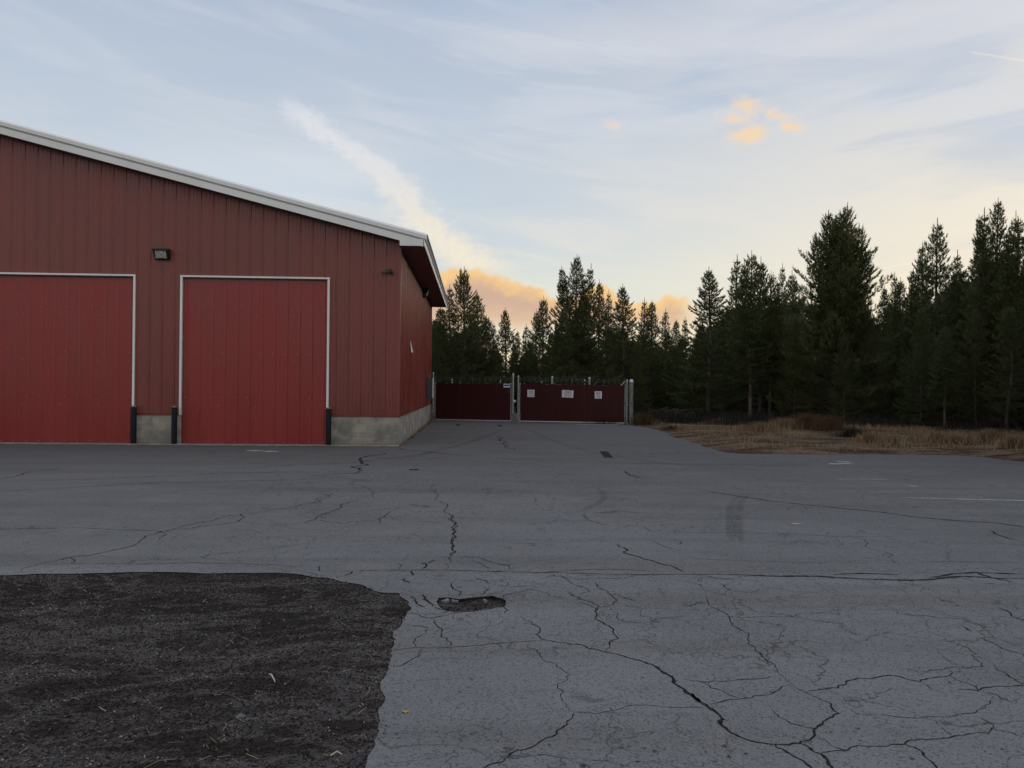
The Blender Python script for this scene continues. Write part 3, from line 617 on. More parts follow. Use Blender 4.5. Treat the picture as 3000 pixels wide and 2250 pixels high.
def grid_mesh(name, x0, x1, y0, y1, step, zf, m, smooth=True):
    xs = np.arange(x0, x1, step); ys = np.arange(y0, y1, step); X, Y = np.meshgrid(xs, ys); Z = zf(X, Y)
    V = np.stack([X, Y, Z], -1).reshape(-1, 3); nx, ny = len(xs), len(ys)
    i = np.arange(nx-1)[None, :]+nx*np.arange(ny-1)[:, None]; i = i.ravel()
    return npmesh(name, V, np.stack([i, i+1, i+1+nx, i+nx], 1), m, smooth=smooth)
o = link(bpy.data.objects.new('dirt_verge', grid_mesh('dirt_verge', 4.6, 42, 14.5, 70, .16, field_z, DIRT))); tag(o, 'brown dirt and dead litter verge between asphalt and pines', kind='structure')
H1C = [tuple(gnd(*p).to_2d()) for p in grav_px]; H1C.append(H1C[0]); H1 = [(p[0], p[1]) for p in hole1]; H2 = [(p[0], p[1]) for p in hole2]
def gravel_z(x, y):
    x = np.asarray(x, float); y = np.asarray(y, float)
    z = -.032+.026*fbm(x, y, 1.1, 21)+.016*(fbm(x, y, 14, 5)-.5)
    k = np.exp(-seg_dist(x, y, H1C)/.14)
    return z*(1-k)+k*(-.007+.006*(fbm(x, y, 14, 5)-.5))
o = link(bpy.data.objects.new('gravel_patch', grid_mesh('gravel_patch', -6.5, .6, 1.5, 7.9, .035, gravel_z, GRAV))); tag(o, 'dark cinder gravel bed at the near left', kind='structure')
# hole base for pothole lies inside the same gravel grid
# loose stones
def scatter_stones(n, region, name, smin, smax, zf, m, x0, x1, y0, y1, filt=None):
    x = rng.uniform(x0, x1, n*3); y = rng.uniform(y0, y1, n*3)
    k = inside_np(x, y, region)
    if filt is not None: k &= filt(x, y)
    x, y = x[k][:n], y[k][:n]; n = len(x)
    s = smin+(smax-smin)*rng.random(n)**3.0
    base = np.array([(1,0,0),(-1,0,0),(0,1,0),(0,-1,0),(0,0,1),(0,0,-1)], float)
    Fc = np.array([(0,2,4),(2,1,4),(1,3,4),(3,0,4),(2,0,5),(1,2,5),(3,1,5),(0,3,5)])
    th = rng.uniform(0, 6.28, n); c, si = np.cos(th), np.sin(th)
    P = base[None]*rng.uniform(.55, 1.25, (n, 6, 1))*s[:, None, None]; P[..., 2] *= .65
    P[..., 1] *= rng.uniform(.6, 1, n)[:, None]
    Q = np.stack([P[..., 0]*c[:, None]-P[..., 1]*si[:, None]+x[:, None], P[..., 0]*si[:, None]+P[..., 1]*c[:, None]+y[:, None], P[..., 2]+(zf(x, y)+s*.25)[:, None]], -1)
    ff = (Fc[None]+6*np.arange(n)[:, None, None]).reshape(-1, 3)
    return link(bpy.data.objects.new(name, npmesh(name, Q.reshape(-1, 3), ff, m)))
o = scatter_stones(85000, H1, 'gravel_stones', .002, .011, gravel_z, STONES, -5.2, -.1, 2.9, 7.6, lambda x, y: (np.abs(x) < y*.66+.2) & (rng.random(x.shape) < .55+.9*np.clip(fbm(x, y, 1.3, 77)-.25, 0, 1)))
tag(o, 'loose dark and grey cinder stones over the gravel bed', 'gravel', kind='stuff')
o = scatter_stones(900, H2, 'pothole_rubble', .004, .018, gravel_z, STONES, -1, .2, 5.5, 7)
tag(o, 'brown crumbled rubble inside the pothole', 'rubble', kind='stuff')
xx, yy = np.array([p[0] for p in hole1]), np.array([p[1] for p in hole1])
def near_edge(x, y):
    d = seg_dist(x, y, H1+[H1[0]]); return rng.random(x.shape) < np.exp(-d/.045)*1.0*(d < .3)
RING = [(-5.6, 2.6), (.4, 2.6), (.4, 8.2), (-5.6, 8.2)]
o = scatter_stones(2600, RING, 'spilled_grit', .002, .009, lambda x, y: 0*x+.001, STONES, -5.2, .2, 2.9, 7.9, lambda x, y: near_edge(x, y) & ~inside_np(x, y, H1) & (np.abs(x) < y*.66+.2))
tag(o, 'fine dark grit spilled along the broken asphalt edge', 'grit', kind='stuff')
# straw and needle litter
def scatter_straw(n, region, name, x0, x1, y0, y1, zf):
    x = rng.uniform(x0, x1, n*4); y = rng.uniform(y0, y1, n*4); k = inside_np(x, y, region) & (np.abs(x) < y*.68); x, y = x[k][:n], y[k][:n]; n = len(x)
    L = .010+.07*rng.random(n)**5; th = rng.uniform(0, 3.14, n); w = .0012+.0018*rng.random(n)
    z = zf(x, y)+.012; dx, dy = np.cos(th)*L/2, np.sin(th)*L/2; wx, wy = -np.sin(th)*w, np.cos(th)*w
    V = np.stack([np.stack([x-dx-wx, y-dy-wy, z], -1), np.stack([x+dx-wx, y+dy-wy, z+.004], -1), np.stack([x+dx+wx, y+dy+wy, z+.004], -1), np.stack([x-dx+wx, y-dy+wy, z], -1)], 1).reshape(-1, 3)
    return link(bpy.data.objects.new(name, npmesh(name, V, np.arange(4*n).reshape(-1, 4), STRAW)))
o = scatter_straw(1300, H1, 'straw_litter', -5.2, 0, 2.9, 7.6, gravel_z); tag(o, 'fine pale straw and needle bits over the gravel bed', 'litter', kind='stuff')

def rock(px, py, size, name, label, z, m, cat='rock', sq=(1.3, .9, .7), seed=1):
    bm = bmesh.new(); bmesh.ops.create_icosphere(bm, subdivisions=3, radius=size); r = random.Random(seed)
    a = [Vector((r.uniform(-1,1), r.uniform(-1,1), r.uniform(-1,1))).normalized() for _ in range(9)]
    for v in bm.verts:
        n = v.co.normalized(); cut = max(0, max(n.dot(k) for k in a)-.75)
        v.co = v.co*(1-1.2*cut); v.co = Vector((v.co.x*sq[0], v.co.y*sq[1], v.co.z*sq[2]))
    me = bpy.data.meshes.new(name); bm.to_mesh(me); bm.free(); me.materials.append(m)
    ob = link(bpy.data.objects.new(name, me)); g_ = gnd(px, py); ob.location = (g_.x, g_.y, z+size*sq[2]*.7); ob.rotation_euler = (0, 0, seed)
    tag(ob, label, cat); return ob
ROCKM = mat('grey_stone', rough=.95, fn=lambda g, b, o: (g.put(b.inputs['Base Color'], g.mix(g.noise(o, 60, 4), (.09, .09, .095, 1), (.2, .2, .2, 1))), bump(g, b, g.noise(o, 90, 4), .7, .004)))
PALE = mat('pale_wood', rough=.8, fn=lambda g, b, o: g.put(b.inputs['Base Color'], g.mix(g.noise(o, 40, 3), (.42, .38, .30, 1), (.62, .58, .50, 1))))
YEL = mat('yellow_leaf', (.45, .32, .10), .8)
rock(705, 2094, .022, 'rock', 'rounded grey stone sitting on the dark gravel bed', -.02, ROCKM, seed=3)
def stick(px, r, name, label, cat, m, z=-.008, lift=.012):
    P = [gnd(*p) for p in px]; P = [Vector((p.x, p.y, z+r+lift*math.sin(math.pi*i/(len(P)-1)))) for i, p in enumerate(P)]
    s = MB(); s.path(P, [r]*(len(P)-1)+[r*.4], 6); c = P[0]
    ob = s.build(name, m, origin=(c.x, c.y, c.z)); tag(ob, label, cat); return ob
stick(K5((1455, 688), (1465, 700), (1478, 722), (1486, 732)), .0045, 'twig', 'short pale bent twig in the middle of the gravel bed', 'twig', PALE)
stick(K5((775, 1193), (860, 1165), (950, 1143)), .0022, 'straw_stalk', 'long thin straw stalk at the bottom edge of the gravel', 'straw', STRAW)
stick(K5((905, 1052), (1003, 1050)), .0016, 'straw_stalk', 'short level straw stalk just above the long slanted one', 'straw', STRAW)
stick(K5((1600, 288), (1680, 275), (1740, 265)), .0022, 'straw_stalk', 'thin brown stalk near the far edge of the gravel bed', 'straw', STRAW)
stick(K5((2010, 722), (2040, 708), (2068, 695)), .002, 'straw_stalk', 'thin stalk crossing the gravel beside the broken asphalt edge', 'straw', STRAW)
stick(K5((1785, 1125), (1820, 1118), (1850, 1120)), .004, 'wood_chip', 'flat pale wood chip near the bottom right of the gravel', 'wood chip', PALE)
lf = MB(); c = gnd(1186, 2088)
for (dx, dy, s) in ((0, 0, .014), (.012, .006, .009), (-.01, .008, .008)):
    lf.face([(dx+s*math.cos(t)*(1+.3*math.sin(3*t)), dy+s*math.sin(t)*.9, .006+.003*math.sin(2*t)) for t in np.linspace(0, 5.6, 9)])
lo = lf.build('fallen_leaf', YEL); lo.location = c; sl = lo.modifiers.new('thick', 'SOLIDIFY'); sl.thickness = .001; tag(lo, 'crumpled yellow leaf on the asphalt beside the gravel edge', 'leaf')
SLABM = mat('broken_asphalt_chip', rough=.9, fn=lambda g, b, o: g.put(b.inputs['Base Color'], g.mix(g.noise(o, 30, 3), (.14, .14, .14, 1), (.25, .245, .24, 1))))
def chip(pix, name, label, z0, z1):
    P = [gnd(*p) for p in pix]; s = MB(); n = len(P); c = sum(P, Vector())/n
    s.face([(p.x, p.y, z1+random.uniform(-.006, .006)) for p in P]); 
    for i in range(n):
        a, b = P[i], P[(i+1) % n]; s.face([(a.x, a.y, z0), (b.x, b.y, z0), (b.x, b.y, z1), (a.x, a.y, z1)])
    ob = s.build(name, SLABM, origin=(c.x, c.y, z0)); tag(ob, label, 'asphalt chip', 'loose asphalt chips round the pothole')
chip([(1291, 1757), (1312, 1752), (1318, 1756), (1303, 1760)], 'asphalt_chip', 'pale chip at the far left corner of the pothole', -.03, -.004)
chip([(1321, 1753), (1342, 1752), (1343, 1758), (1326, 1758)], 'asphalt_chip', 'pale chip at the far edge of the pothole, right of another', -.03, -.006)
chip([(1415, 1752), (1424, 1754), (1428, 1759), (1420, 1758)], 'asphalt_chip', 'slim white chip lying inside the pothole near its far right', -.03, -.004)

# ------------------------------------------------------------------ warehouse
C0 = gnd(1167, 1306); yaw = math.atan(110/F)
A = Vector((-math.cos(yaw), -math.sin(yaw), 0)); B = Vector((-math.sin(yaw), math.cos(yaw), 0))
def bw(u, b, z): return C0+A*u+B*b+Vector((0, 0, z))   # u: left along the front, b: depth
def front(px, py, b=0):
    d = ray(px, py); o = Vector((0, 0, CAMH)); n = B; P0 = C0+B*b
    t = (P0-o).dot(n)/d.dot(n); p = o+d*t; q = p-C0
    return q.dot(A), p.z
def side(px, py, u=0):
    d = ray(px, py); o = Vector((0, 0, CAMH)); P0 = C0+A*u
    t = (P0-o).dot(A)/d.dot(A); p = o+d*t; return (p-C0).dot(B), p.z
BL = side(1258, 1192)[0]; BL = 17.0
WU = 26.0; RIDGE = 13.0
ZB = .82; SOFZ = 5.42; OVS = .66; OVF = .44; SL = .25
u_e, z_e = front(1250, 683, -OVF)
ZR = lambda u: z_e + SL*(u - u_e) if u <= RIDGE else z_e + SL*(2*RIDGE-u-u_e)   # top of roof line
print('eave', u_e, z_e, 'door2', front(965, 817), front(533, 810), front(396, 808), 'base', front(1170, 1222), 'side len', side(1258, 1192), 'lightu', front(478, 747))
bld = empty('warehouse', C0, 0)
inv = Matrix.Translation(-C0)
def bput(m, name, mats, parent=bld, **k):
    ob = m.build(name, mats, None, **k); ob.parent = parent
    if parent is bld: ob.matrix_parent_inverse = inv
    return ob
d2r, d2l, dz = front(962, 817)[0], front(535, 812)[0], front(750, 815)[1]
d1r = front(394, 808)[0]; dw = d2l-d2r; d1l = d1r+dw
P_ = .332; RH = .015
def rib_profile(u0, u1, phase=0.0):
    pts = []; k = math.floor((u0-phase)/P_)-1
    while phase+k*P_ < u1+P_:
        c = phase+k*P_
        pts += [(c-.032, 0), (c-.014, RH), (c+.014, RH), (c+.032, 0)]
        for q in (.115, .21): pts += [(c+q-.016, 0), (c+q-.006, .0045), (c+q+.006, .0045), (c+q+.016, 0)]
        k += 1
    pts.sort(); out = [(u0, 0)]
    out += [p for p in pts if u0+.001 < p[0] < u1-.001]; out.append((u1, 0)); return out
def ribwall(m, u0, u1, zl, zt, T, phase=0., mi=0, rh=1.0):
    pr = rib_profile(u0, u1, phase)
    for (a, ha), (b, hb) in zip(pr, pr[1:]):
        m.face([T(a, ha*rh, zl(a)), T(b, hb*rh, zl(b)), T(b, hb*rh, zt(b)), T(a, ha*rh, zt(a))], mi)
TF = lambda u, h, z: bw(u, -h-.002, z)
ztop = lambda u: ZR(u)-.20
m = MB()
for (a, b_, lo) in ((0, d2r, ZB), (d2r, d2l, dz), (d2l, d1r, ZB), (d1r, d1l, dz), (d1l, WU, ZB)):
    ribwall(m, a, b_, lambda u, lo=lo: lo, ztop, TF, .06)
# inner sheeting so the wall has thickness
for (a, b_, lo) in ((0, d2r, ZB), (d2r, d2l, dz), (d2l, d1r, ZB), (d1r, d1l, dz), (d1l, WU, ZB)):
    n_ = 2
    for i in range(n_):
        p, q = a+(b_-a)*i/n_, a+(b_-a)*(i+1)/n_
        m.face([bw(p, .12, lo), bw(q, .12, lo), bw(q, .12, ztop(q)), bw(p, .12, ztop(p))])
# rows of screws on the siding
def screws(m, us, z, T, mi=1, r=.007, zj=.004):
    for u in us:
        zz = z+random.uniform(-zj, zj); c = T(u, .004, zz); n = T(u, .010, zz)
        a = [T(u+r*math.cos(t), .002, zz+r*math.sin(t)) for t in np.linspace(0, 2*math.pi, 7)[:-1]]
        for i in range(6): m.face([a[i], a[(i+1) % 6], n], mi)
for z in (ZB+.09, 2.42, 4.0):
    for a, b_ in ((0.1, d2r-.05), (d2l+.08, d1r-.05)) if z < 4.05 else ((0, 0),):
        k = math.ceil((a-.06-.10)/P_)
        while .06+.05+k*P_ < b_:
            screws(m, [.06+.052+k*P_], z, TF, 1, .006); k += 1
bput(m, 'wall', [RED_WALL, SCREW])['label'] = 'front wall of dull red ribbed metal with two big doors'
m = MB(); TS = lambda b, h, z: bw(-h-.002, b, z)
ribwall(m, 0, BL, lambda b: ZB, lambda b: SOFZ+.02, TS, .1)
m.face([bw(.12, 0, ZB), bw(.12, BL, ZB), bw(.12, BL, SOFZ), bw(.12, 0, SOFZ)])
bput(m, 'wall', RED_SIDE)['label'] = 'right side wall of red ribbed metal under the eave'
m = MB()  # back and far side
m.face([bw(0, BL, 0), bw(WU, BL, 0), bw(WU, BL, ZR(WU)-.3), bw(RIDGE, BL, ZR(RIDGE)-.3), bw(0, BL, ZR(0)-.3)]); m.face([bw(WU, 0, 0), bw(WU, BL, 0), bw(WU, BL, ZR(WU)-.3), bw(WU, 0, ZR(WU)-.3)])
bput(m, 'wall', RED_WALL)['label'] = 'plain rear walls'
# foundation of block
m = MB(); TB = bw
m.box((0.0, -.012, -.05), (d2r-.0, .14, ZB-.03), T=TB); m.box((d2l, -.012, -.05), (d1r, .14, ZB-.03), T=TB); m.box((d1l, -.012, -.05), (WU, .14, ZB-.03), T=TB)
m.box((-.014, .141, -.05), (.14, BL, ZB-.03), T=TB); m.box((-.014, -.013, -.05), (-.0005, .1405, ZB-.03), T=TB)
fo = bput(m, 'foundation', BLOCK)
# base flashing
m = MB()
for a, b_ in ((-.03, d2r-.004), (d2l+.004, d1r-.004), (d1l+.004, WU)): m.box((a, -.034, ZB-.035), (b_, -.001, ZB+.018), T=TB)
m.box((-.036, -.0335, ZB-.036), (-.0345, BL, ZB+.017), T=TB); m.box((-.034, .0, ZB-.035), (-.001, BL, ZB-.028), T=TB)
bput(m, 'base_flashing', RED_TRIM)
m = MB(); m.box((-.028, -.028, ZB+.02), (.07, -.0245, SOFZ+.12), T=TB); m.box((-.028, -.0244, ZB+.02), (-.0245, .07, SOFZ), T=TB)
bput(m, 'corner_trim', RED_SIDE)
# roof
m = MB()
RT = .03
def roof_side(m, ua, ub, flip):
    # ribs run down the slope; profile runs along depth b
    pr = rib_profile(-OVF+.16, BL+.3, .0)
    for (a, ha), (b_, hb) in zip(pr, pr[1:]):
        z = lambda u, h: ZR(u)-.012+h*3.0
        m.face([bw(ua, a, z(ua, ha)), bw(ub, a, z(ub, ha)), bw(ub, b_, z(ub, hb)), bw(ua, b_, z(ua, hb))])
        m.face([bw(ua, a, z(ua, ha)-.02), bw(ua, b_, z(ua, hb)-.02), bw(ub, b_, z(ub, hb)-.02), bw(ub, a, z(ub, ha)-.02)])
        m.face([bw(ua, a, z(ua, ha)-.02), bw(ua, a, z(ua, ha)), bw(ua, b_, z(ua, hb)), bw(ua, b_, z(ua, hb)-.02)])
roof_side(m, -OVS-.09, RIDGE, 0); roof_side(m, RIDGE, WU+OVS, 1)
roofo = bput(m, 'roof', ROOFM)
m = MB(); 
for s_ in (1, -1): m.box((0, -OVF+.1, 0), (.3, BL+.3, .02), T=lambda u, b, z, s_=s_: bw(RIDGE+s_*u, b, ZR(RIDGE)+.05+z-.25*u))
rc = m.build('ridge_cap', GREYTRIM); rc.parent = roofo
# rake trim: layered white and grey boards following the slope
def rake(m, u0, u1, zt, zb, b0, b1, mi=0, lean=0.0):
    n_ = 1
    segs = [(u0, min(u1, RIDGE)), (RIDGE, u1)] if u1 > RIDGE else [(u0, u1)]
    for a, c in segs:
        P = [(a, b0, ZR(a)+zb), (c, b0, ZR(c)+zb), (c, b1, ZR(c)+zb), (a, b1, ZR(a)+zb), (a, b0+lean, ZR(a)+zt), (c, b0+lean, ZR(c)+zt), (c, b1, ZR(c)+zt), (a, b1, ZR(a)+zt)]
        n = len(m.v); m.v += [tuple(bw(*p)) for p in P]
        for q in ((0,3,2,1),(4,5,6,7),(0,1,5,4),(1,2,6,5),(2,3,7,6),(3,0,4,7)): m.f.append([n+i for i in q]); m.m.append(mi)
u0 = u_e
m = MB()
rake(m, u0, WU+OVS, .0, -.065, -OVF+.0, -OVF+.17, 0, .11)          # sloped upper cap
rake(m, u0+.004, WU+OVS, -.066, -.165, -OVF-.010, -OVF+.16, 0)
rake(m, u0+.04, WU+OVS, -.167, -.215, -OVF+.015, -OVF+.12, 1)     # recessed grey band
rake(m, u0+.09, WU+OVS, -.217, -.385, -OVF, -OVF+.05, 0)          # lower fascia board
rake(m, u0+.09, WU+OVS, -.387, -.392, -OVF+.008, -.03, 2)          # dark underside
# boxed return at the eave corner
up = [(-.02, SOFZ-.03), (-.02, ZR(-.02)-.36), (u0+.10, ZR(u0+.1)-.19), (u0+.10, SOFZ-.03)]
n = len(m.v); m.v += [tuple(bw(u, -OVF-.004, z)) for u, z in up]+[tuple(bw(u, -OVF+.05, z)) for u, z in up]
for q in ((0,1,2,3),(7,6,5,4),(0,4,5,1),(1,5,6,2),(2,6,7,3),(3,7,4,0)): m.f.append([n+i for i in q]); m.m.append(0)
bput(m, 'rake_trim', [WHITE, GREYTRIM, DARKSOF_SHADE])
# eave soffit and fascia
m = MB(); m.box((-OVS, -OVF+.052, SOFZ), (.0, BL+.28, SOFZ+.02), T=TB)
m.box((-.001, -OVF+.052, SOFZ+.0), (.02, -.03, SOFZ+.3), T=TB)
bput(m, 'soffit', SOFFIT)
m = MB(); m.box((-OVS-.025, -OVF-.0, SOFZ-.025), (-OVS-.001, BL+.3, SOFZ+.145), T=TB)
bput(m, 'eave_fascia', WHITE)
m = MB(); ribwall(m, -OVF+.17, BL+.29, lambda b: SOFZ+.15, lambda b: ZR(-OVS-.07)-.035, lambda b, h, z: bw(-OVS-.035-h*2.2, b, z), 0.0)
bput(m, 'eave_closure', ROOFM)
# doors
def make_door(ur, ul, first):
    e = MB(); zt = dz-.02; T = lambda u, h, z: bw(u, .045-h, z)
    rows = [0.025, 1.235, 2.42, 3.62, zt]
    # four lapped sheets, each laid over the one below
    for i in range(4):
        lo, hi = rows[i], rows[i+1]+(.03 if i < 3 else 0)
        t = .0035*i
        def TT(u, h, z, t=t, lo=lo, hi=hi): return T(u, h+.004*(1-(z-lo)/(hi-lo)), z)
        pr = rib_profile(ur-.02, ul+.02, ur+.10)
        pr = [(max(ur-.02, min(ul+.02, a)), h*.6) for a, h in pr]
        for (a, ha), (b_, hb) in zip(pr, pr[1:]):
            if b_-a > .0005: e.face([TT(a, ha, lo), TT(b_, hb, lo), TT(b_, hb, hi), TT(a, ha, hi)], 0)
        e.face([T(ur-.02, .0, lo), T(ul+.02, .0, lo), T(ul+.02, .005, lo), T(ur-.02, .005, lo)], 0)
    us = [ur+.10+.05+k*P_ for k in range(-1, int(dw/P_)+1)]; us = [u for u in us if ur+.02 < u < ul-.02]+[ur+.08]
    for z in (.07, 1.27, 2.455, 3.655): screws(e, us, z, lambda u, h, zz: T(u, h+.014, zz), 1, .011, .012)
    for z in (1.03, 2.25, 3.47, 4.45): screws(e, [ur+dw*f_ for f_ in (.24, .495, .75)], z, lambda u, h, zz: T(u, h+.006, zz), 1, .011, .02)
    for u_ in (ur-.02, ul+.02): e.face([T(u_, -.05, .02), T(u_, .0, .02), T(u_, .0, zt), T(u_, -.05, zt)], 0)
    ob = bput(e, 'door', [RED_DOOR, SCREW])
    t = MB(); w = .055
    t.box((ur-w+.01, -.052, ZB-.0+(.02 if first else .0)), (ur+.012, .03, dz), T=TB); t.box((ul-.012, -.052, ZB-.03), (ul+w-.01, .03, dz), T=TB)
    t.box((ur-w+.01, -.056, dz-.001), (ul+w-.01, .03, dz+.045), T=TB)
    t.box((ur+.013, -.03, dz-.028), (ul-.013, .02, dz-.0015), 1, T=TB)  # dark strip painting in the shade under the header
    tr = t.build('door_trim', [WHITE, DARKSOF_SHADE]); tr.parent = ob; tr.matrix_parent_inverse = (inv)
    tr.parent = ob; tr.matrix_parent_inverse = Matrix.Identity(4)
    return ob
door_a = make_door(d2r, d2l, True); door_a['label'] = 'tall red metal door, the whole one right of the wall lamp'
door_b = make_door(d1r, d1l, False); door_b['label'] = 'tall red metal door cut off by the left edge of the photo'
# small things fixed to the siding: the torn white flap
tag(bld, 'large red ribbed metal building with white roof trim and block base', 'warehouse')

# concrete strip
m = MB(); m.box((-.03, -.42, .002), (WU, -.015, .028), T=TB)
ap = m.build('concrete_apron', CONC, bevel=.008); tag(ap, 'thin concrete strip along the foot of the front wall', kind='structure')

# bollards
def bollard(px, label, first=None):
    u, _ = front(px, 1300, -.20); p = bw(u, -.20, .028)
    if first:
        r = first.copy(); COL.objects.link(r); r.location = p; r.rotation_euler = (0, 0, random.uniform(0, 3)); r['label'] = label
        for ch in first.children: c_ = ch.copy(); COL.objects.link(c_); c_.parent = r
        return r
    r = empty('bollard', p); tag(r, label, 'bollard', 'dark steel bollards at the door jambs')
    a = MB(); a.lathe((0, 0, 0), [(.073, 0), (.073, .97), (.070, .975)], 20); a.build('post', NAVY, r, smooth=True).data.set_sharp_from_angle(angle=.6)
    a = MB(); a.lathe((0, 0, .975), [(.071, 0), (.066, .012), (.05, .030), (.025, .040), (.002, .043)], 20); a.build('cap', RUSTCAP, r, smooth=True)
    return r
b1 = bollard(391, 'dark bollard in front of the right jamb of the cut-off left door')
bollard(510, 'dark bollard standing before the block base, beside the whole door\'s left edge', b1)
bollard(962, 'dark bollard at the right edge of the whole red door', b1)

# wall flood lamp over the pier
def flood(origin, T, label, w=.42, h=.27, d=.20):
    """T maps local (right, out, up) to world"""
    r = empty('wall_lamp', origin); tag(r, label, 'wall lamp')
    L = lambda x, y, z: Vector(T(x, y, z))-Vector(origin)
    a = MB()
    P = [(-w/2, 0, -h/2), (w/2, 0, -h/2), (w/2, 0, h/2), (-w/2, 0, h/2), (-w/2+.03, d*.45, -h/2), (w/2-.03, d*.45, -h/2), (w/2, d, h/2-.02), (-w/2, d, h/2-.02)]
    a.v = [tuple(L(*p)) for p in P]
    a.f = [[0,1,2,3],[0,4,5,1],[1,5,6,2],[3,2,6,7],[0,3,7,4],[4,7,6,5]]; a.m = [0]*6
    a.box((-w/2-.012, d-.03, h/2-.035), (w/2+.012, d+.012, h/2+.012), T=L); a.box((-w/2-.012, 0, h/2-.012), (w/2+.012, d, h/2+.010), T=L)
    a.build('housing', DGREY if False else BLACK, r, bevel=.006)
    g_ = MB(); e1 = lambda s, t: L(s*(w/2-.06), d*.45+(d-d*.45)*t+.012, -h/2+t*(h-.02)-.004)
    g_.face([e1(-1, .12), e1(1, .12), e1(.93, .86), e1(-.93, .86)]); ob = g_.build('lamp_glass', LENS, r)
    so_ = ob.modifiers.new('t', 'SOLIDIFY'); so_.thickness = .008
    g_ = MB(); g_.box((-.05, d*.45+.03, -h/2+.03), (.05, d*.45+.055, -h/2+.055), T=L); g_.build('lower_hinge', GALVD, r)
    return r
u, z = front(478, 747)
flood(bw(u, -.023, z), lambda x, y, zz: bw(u-x, -.023-y, z+zz), 'black flood lamp with glass front, on the front wall between the doors')
b_s, z_s = side(1238, 858)
flood(bw(-.023, b_s, z_s), lambda x, y, zz: bw(-.023-y, b_s+x, z_s+zz), 'black flood lamp on the side wall just below the eave', .42, .34, .22)

def cam_thing(origin, T, label):
    r = empty('security_camera', origin); tag(r, label, 'security camera')
    L = lambda x, y, z: Vector(T(x, y, z))-Vector(origin)
    a = MB(); a.tube(L(.10, 0, -.03), L(.10, .02, -.03), .045, seg=12); a.tube(L(.10, .02, -.03), L(.06, .10, -.01), .014, seg=8); a.build('bracket', BLACK, r)
    a = MB(); a.tube(L(-.13, .15, -.035), L(.11, .09, .035), .035, seg=14); a.box((-.16, .08, .0), (.10, .17, .012), T=lambda x, y, z: L(x, y, z+.035+x*.28)); a.build('camera_body', DGREY, r)
    a = MB(); a.tube(L(-.135, .1515, -.0365), L(-.14, .153, -.038), .028, seg=14); a.build('lens', BLACK, r)
u2, z2 = front(1137, 798)
cam_thing(bw(u2, -.023, z2), lambda x, y, zz: bw(u2-x, -.023-y, z2+zz), 'small dark bullet camera high on the front wall near the corner')
b3, z3 = BL-.4, side(1262, 943)[1]
cam_thing(bw(-.023, b3, z3), lambda x, y, zz: bw(-.023-y, b3-x, z3+zz), 'small dark camera at the far end of the side wall')
# electrical box on side wall
b4a, z4 = side(1248, 1135); b4 = min(b4a, BL-1.6)
o4 = bw(-.023, b4, 1.55); r = empty('electrical_box', o4); tag(r, 'grey electrical cabinet on the side wall next to the gate', 'electrical box')
L4 = lambda u, b, z: Vector(bw(-.023-u, b4+b, 1.55+z))-Vector(o4)
m = MB(); m.box((0, -.3, -.43), (.26, .3, .43), T=L4); m.build('cabinet', DGREY, r, bevel=.01)
m = MB(); m.box((.262, -.28, -.41), (.285, .28, .41), T=L4); m.build('cabinet_door', WHITE, r, bevel=.005)
m = MB(); m.tube(L4(.1, 0, .43), L4(.1, 0, .55), .03, seg=10); m.build('conduit', GALVD, r); m = MB(); m.tube(L4(.1, 0, -.43), L4(.1, 0, -.72), .03, seg=10); m.build('conduit', GALVD, r)
# torn white flap
bt, zt_ = side(1201, 1022)
m = MB(); o5 = bw(-.03, bt, zt_)
F5 = lambda b, u, z: Vector(bw(-.026-u, bt+b, zt_+z))-Vector(o5)
m.face([F5(-.25, .0, .26), F5(.30, .05, -.10), F5(-.22, .03, -.12)]); ob = m.build('torn_flap', PAPER); ob.location = o5
so_ = ob.modifiers.new('t', 'SOLIDIFY'); so_.thickness = .006; tag(ob, 'small torn white triangle hanging on the side wall', 'flap')

# ------------------------------------------------------------------ gate
GL = gnd(1268, 1233); GR = gnd(1836, 1244)
GL = Vector((GL.x, 38.9, 0)); gl0 = gnd(1268, 1233)
GL = Vector((atY(1268, 1233, 38.9).x, 38.9, 0)); GR = Vector((atY(1836, 1244, 37.2).x, 37.2, 0))
gd = (GR-GL).normalized(); gn = Vector((gd.y, -gd.x, 0))   # gn faces the camera
def gat(s, o, z): p = GL+gd*s+gn*o; return Vector((p.x, p.y, z))
def s_at(px):
    d = ray(px, 1150); # intersect with gate plane
    t = (GL-Vector((0,0,CAMH))).dot(gn)/d.dot(gn); p = Vector((0,0,CAMH))+d*t; return (p-GL).dot(gd)
def z_at(px, py):
    d = ray(px, py); t = (GL-Vector((0,0,CAMH))).dot(gn)/d.dot(gn); return CAMH+d.z*t
sM1, sM2, sR1, sR2 = s_at(1503), s_at(1517), s_at(1833), s_at(1848)
ztopg = [z_at(1272, 1119), z_at(1495, 1121), z_at(1520, 1121), z_at(1828, 1127)]
print('gate', sM1, sM2, sR1, sR2, ztopg, 'post tops', z_at(1268, 1090), z_at(1503, 1094), z_at(1517, 1099), z_at(1834, 1111), z_at(1847, 1109))
def post(s, r, ztop_, label, dome=.0, off=0, name='gate_post', cap=True, hooks=0):
    p = gat(s, off, 0); e = empty(name, p); tag(e, label, 'gate post')
    a = MB(); a.lathe((0, 0, -.05), [(r, 0), (r, ztop_-.0)], 16); a.build('pipe', GALV if r < .08 else GALVD, e, smooth=True).data.set_sharp_from_angle(angle=.6)
    a = MB(); a.lathe((0, 0, ztop_-.05), [(r*1.08, -.06), (r*1.08, 0), (r*.9, r*.5), (r*.5, r*.9), (.004, r*1.05)], 16); a.build('cap', GALV, e, smooth=True)
    return e
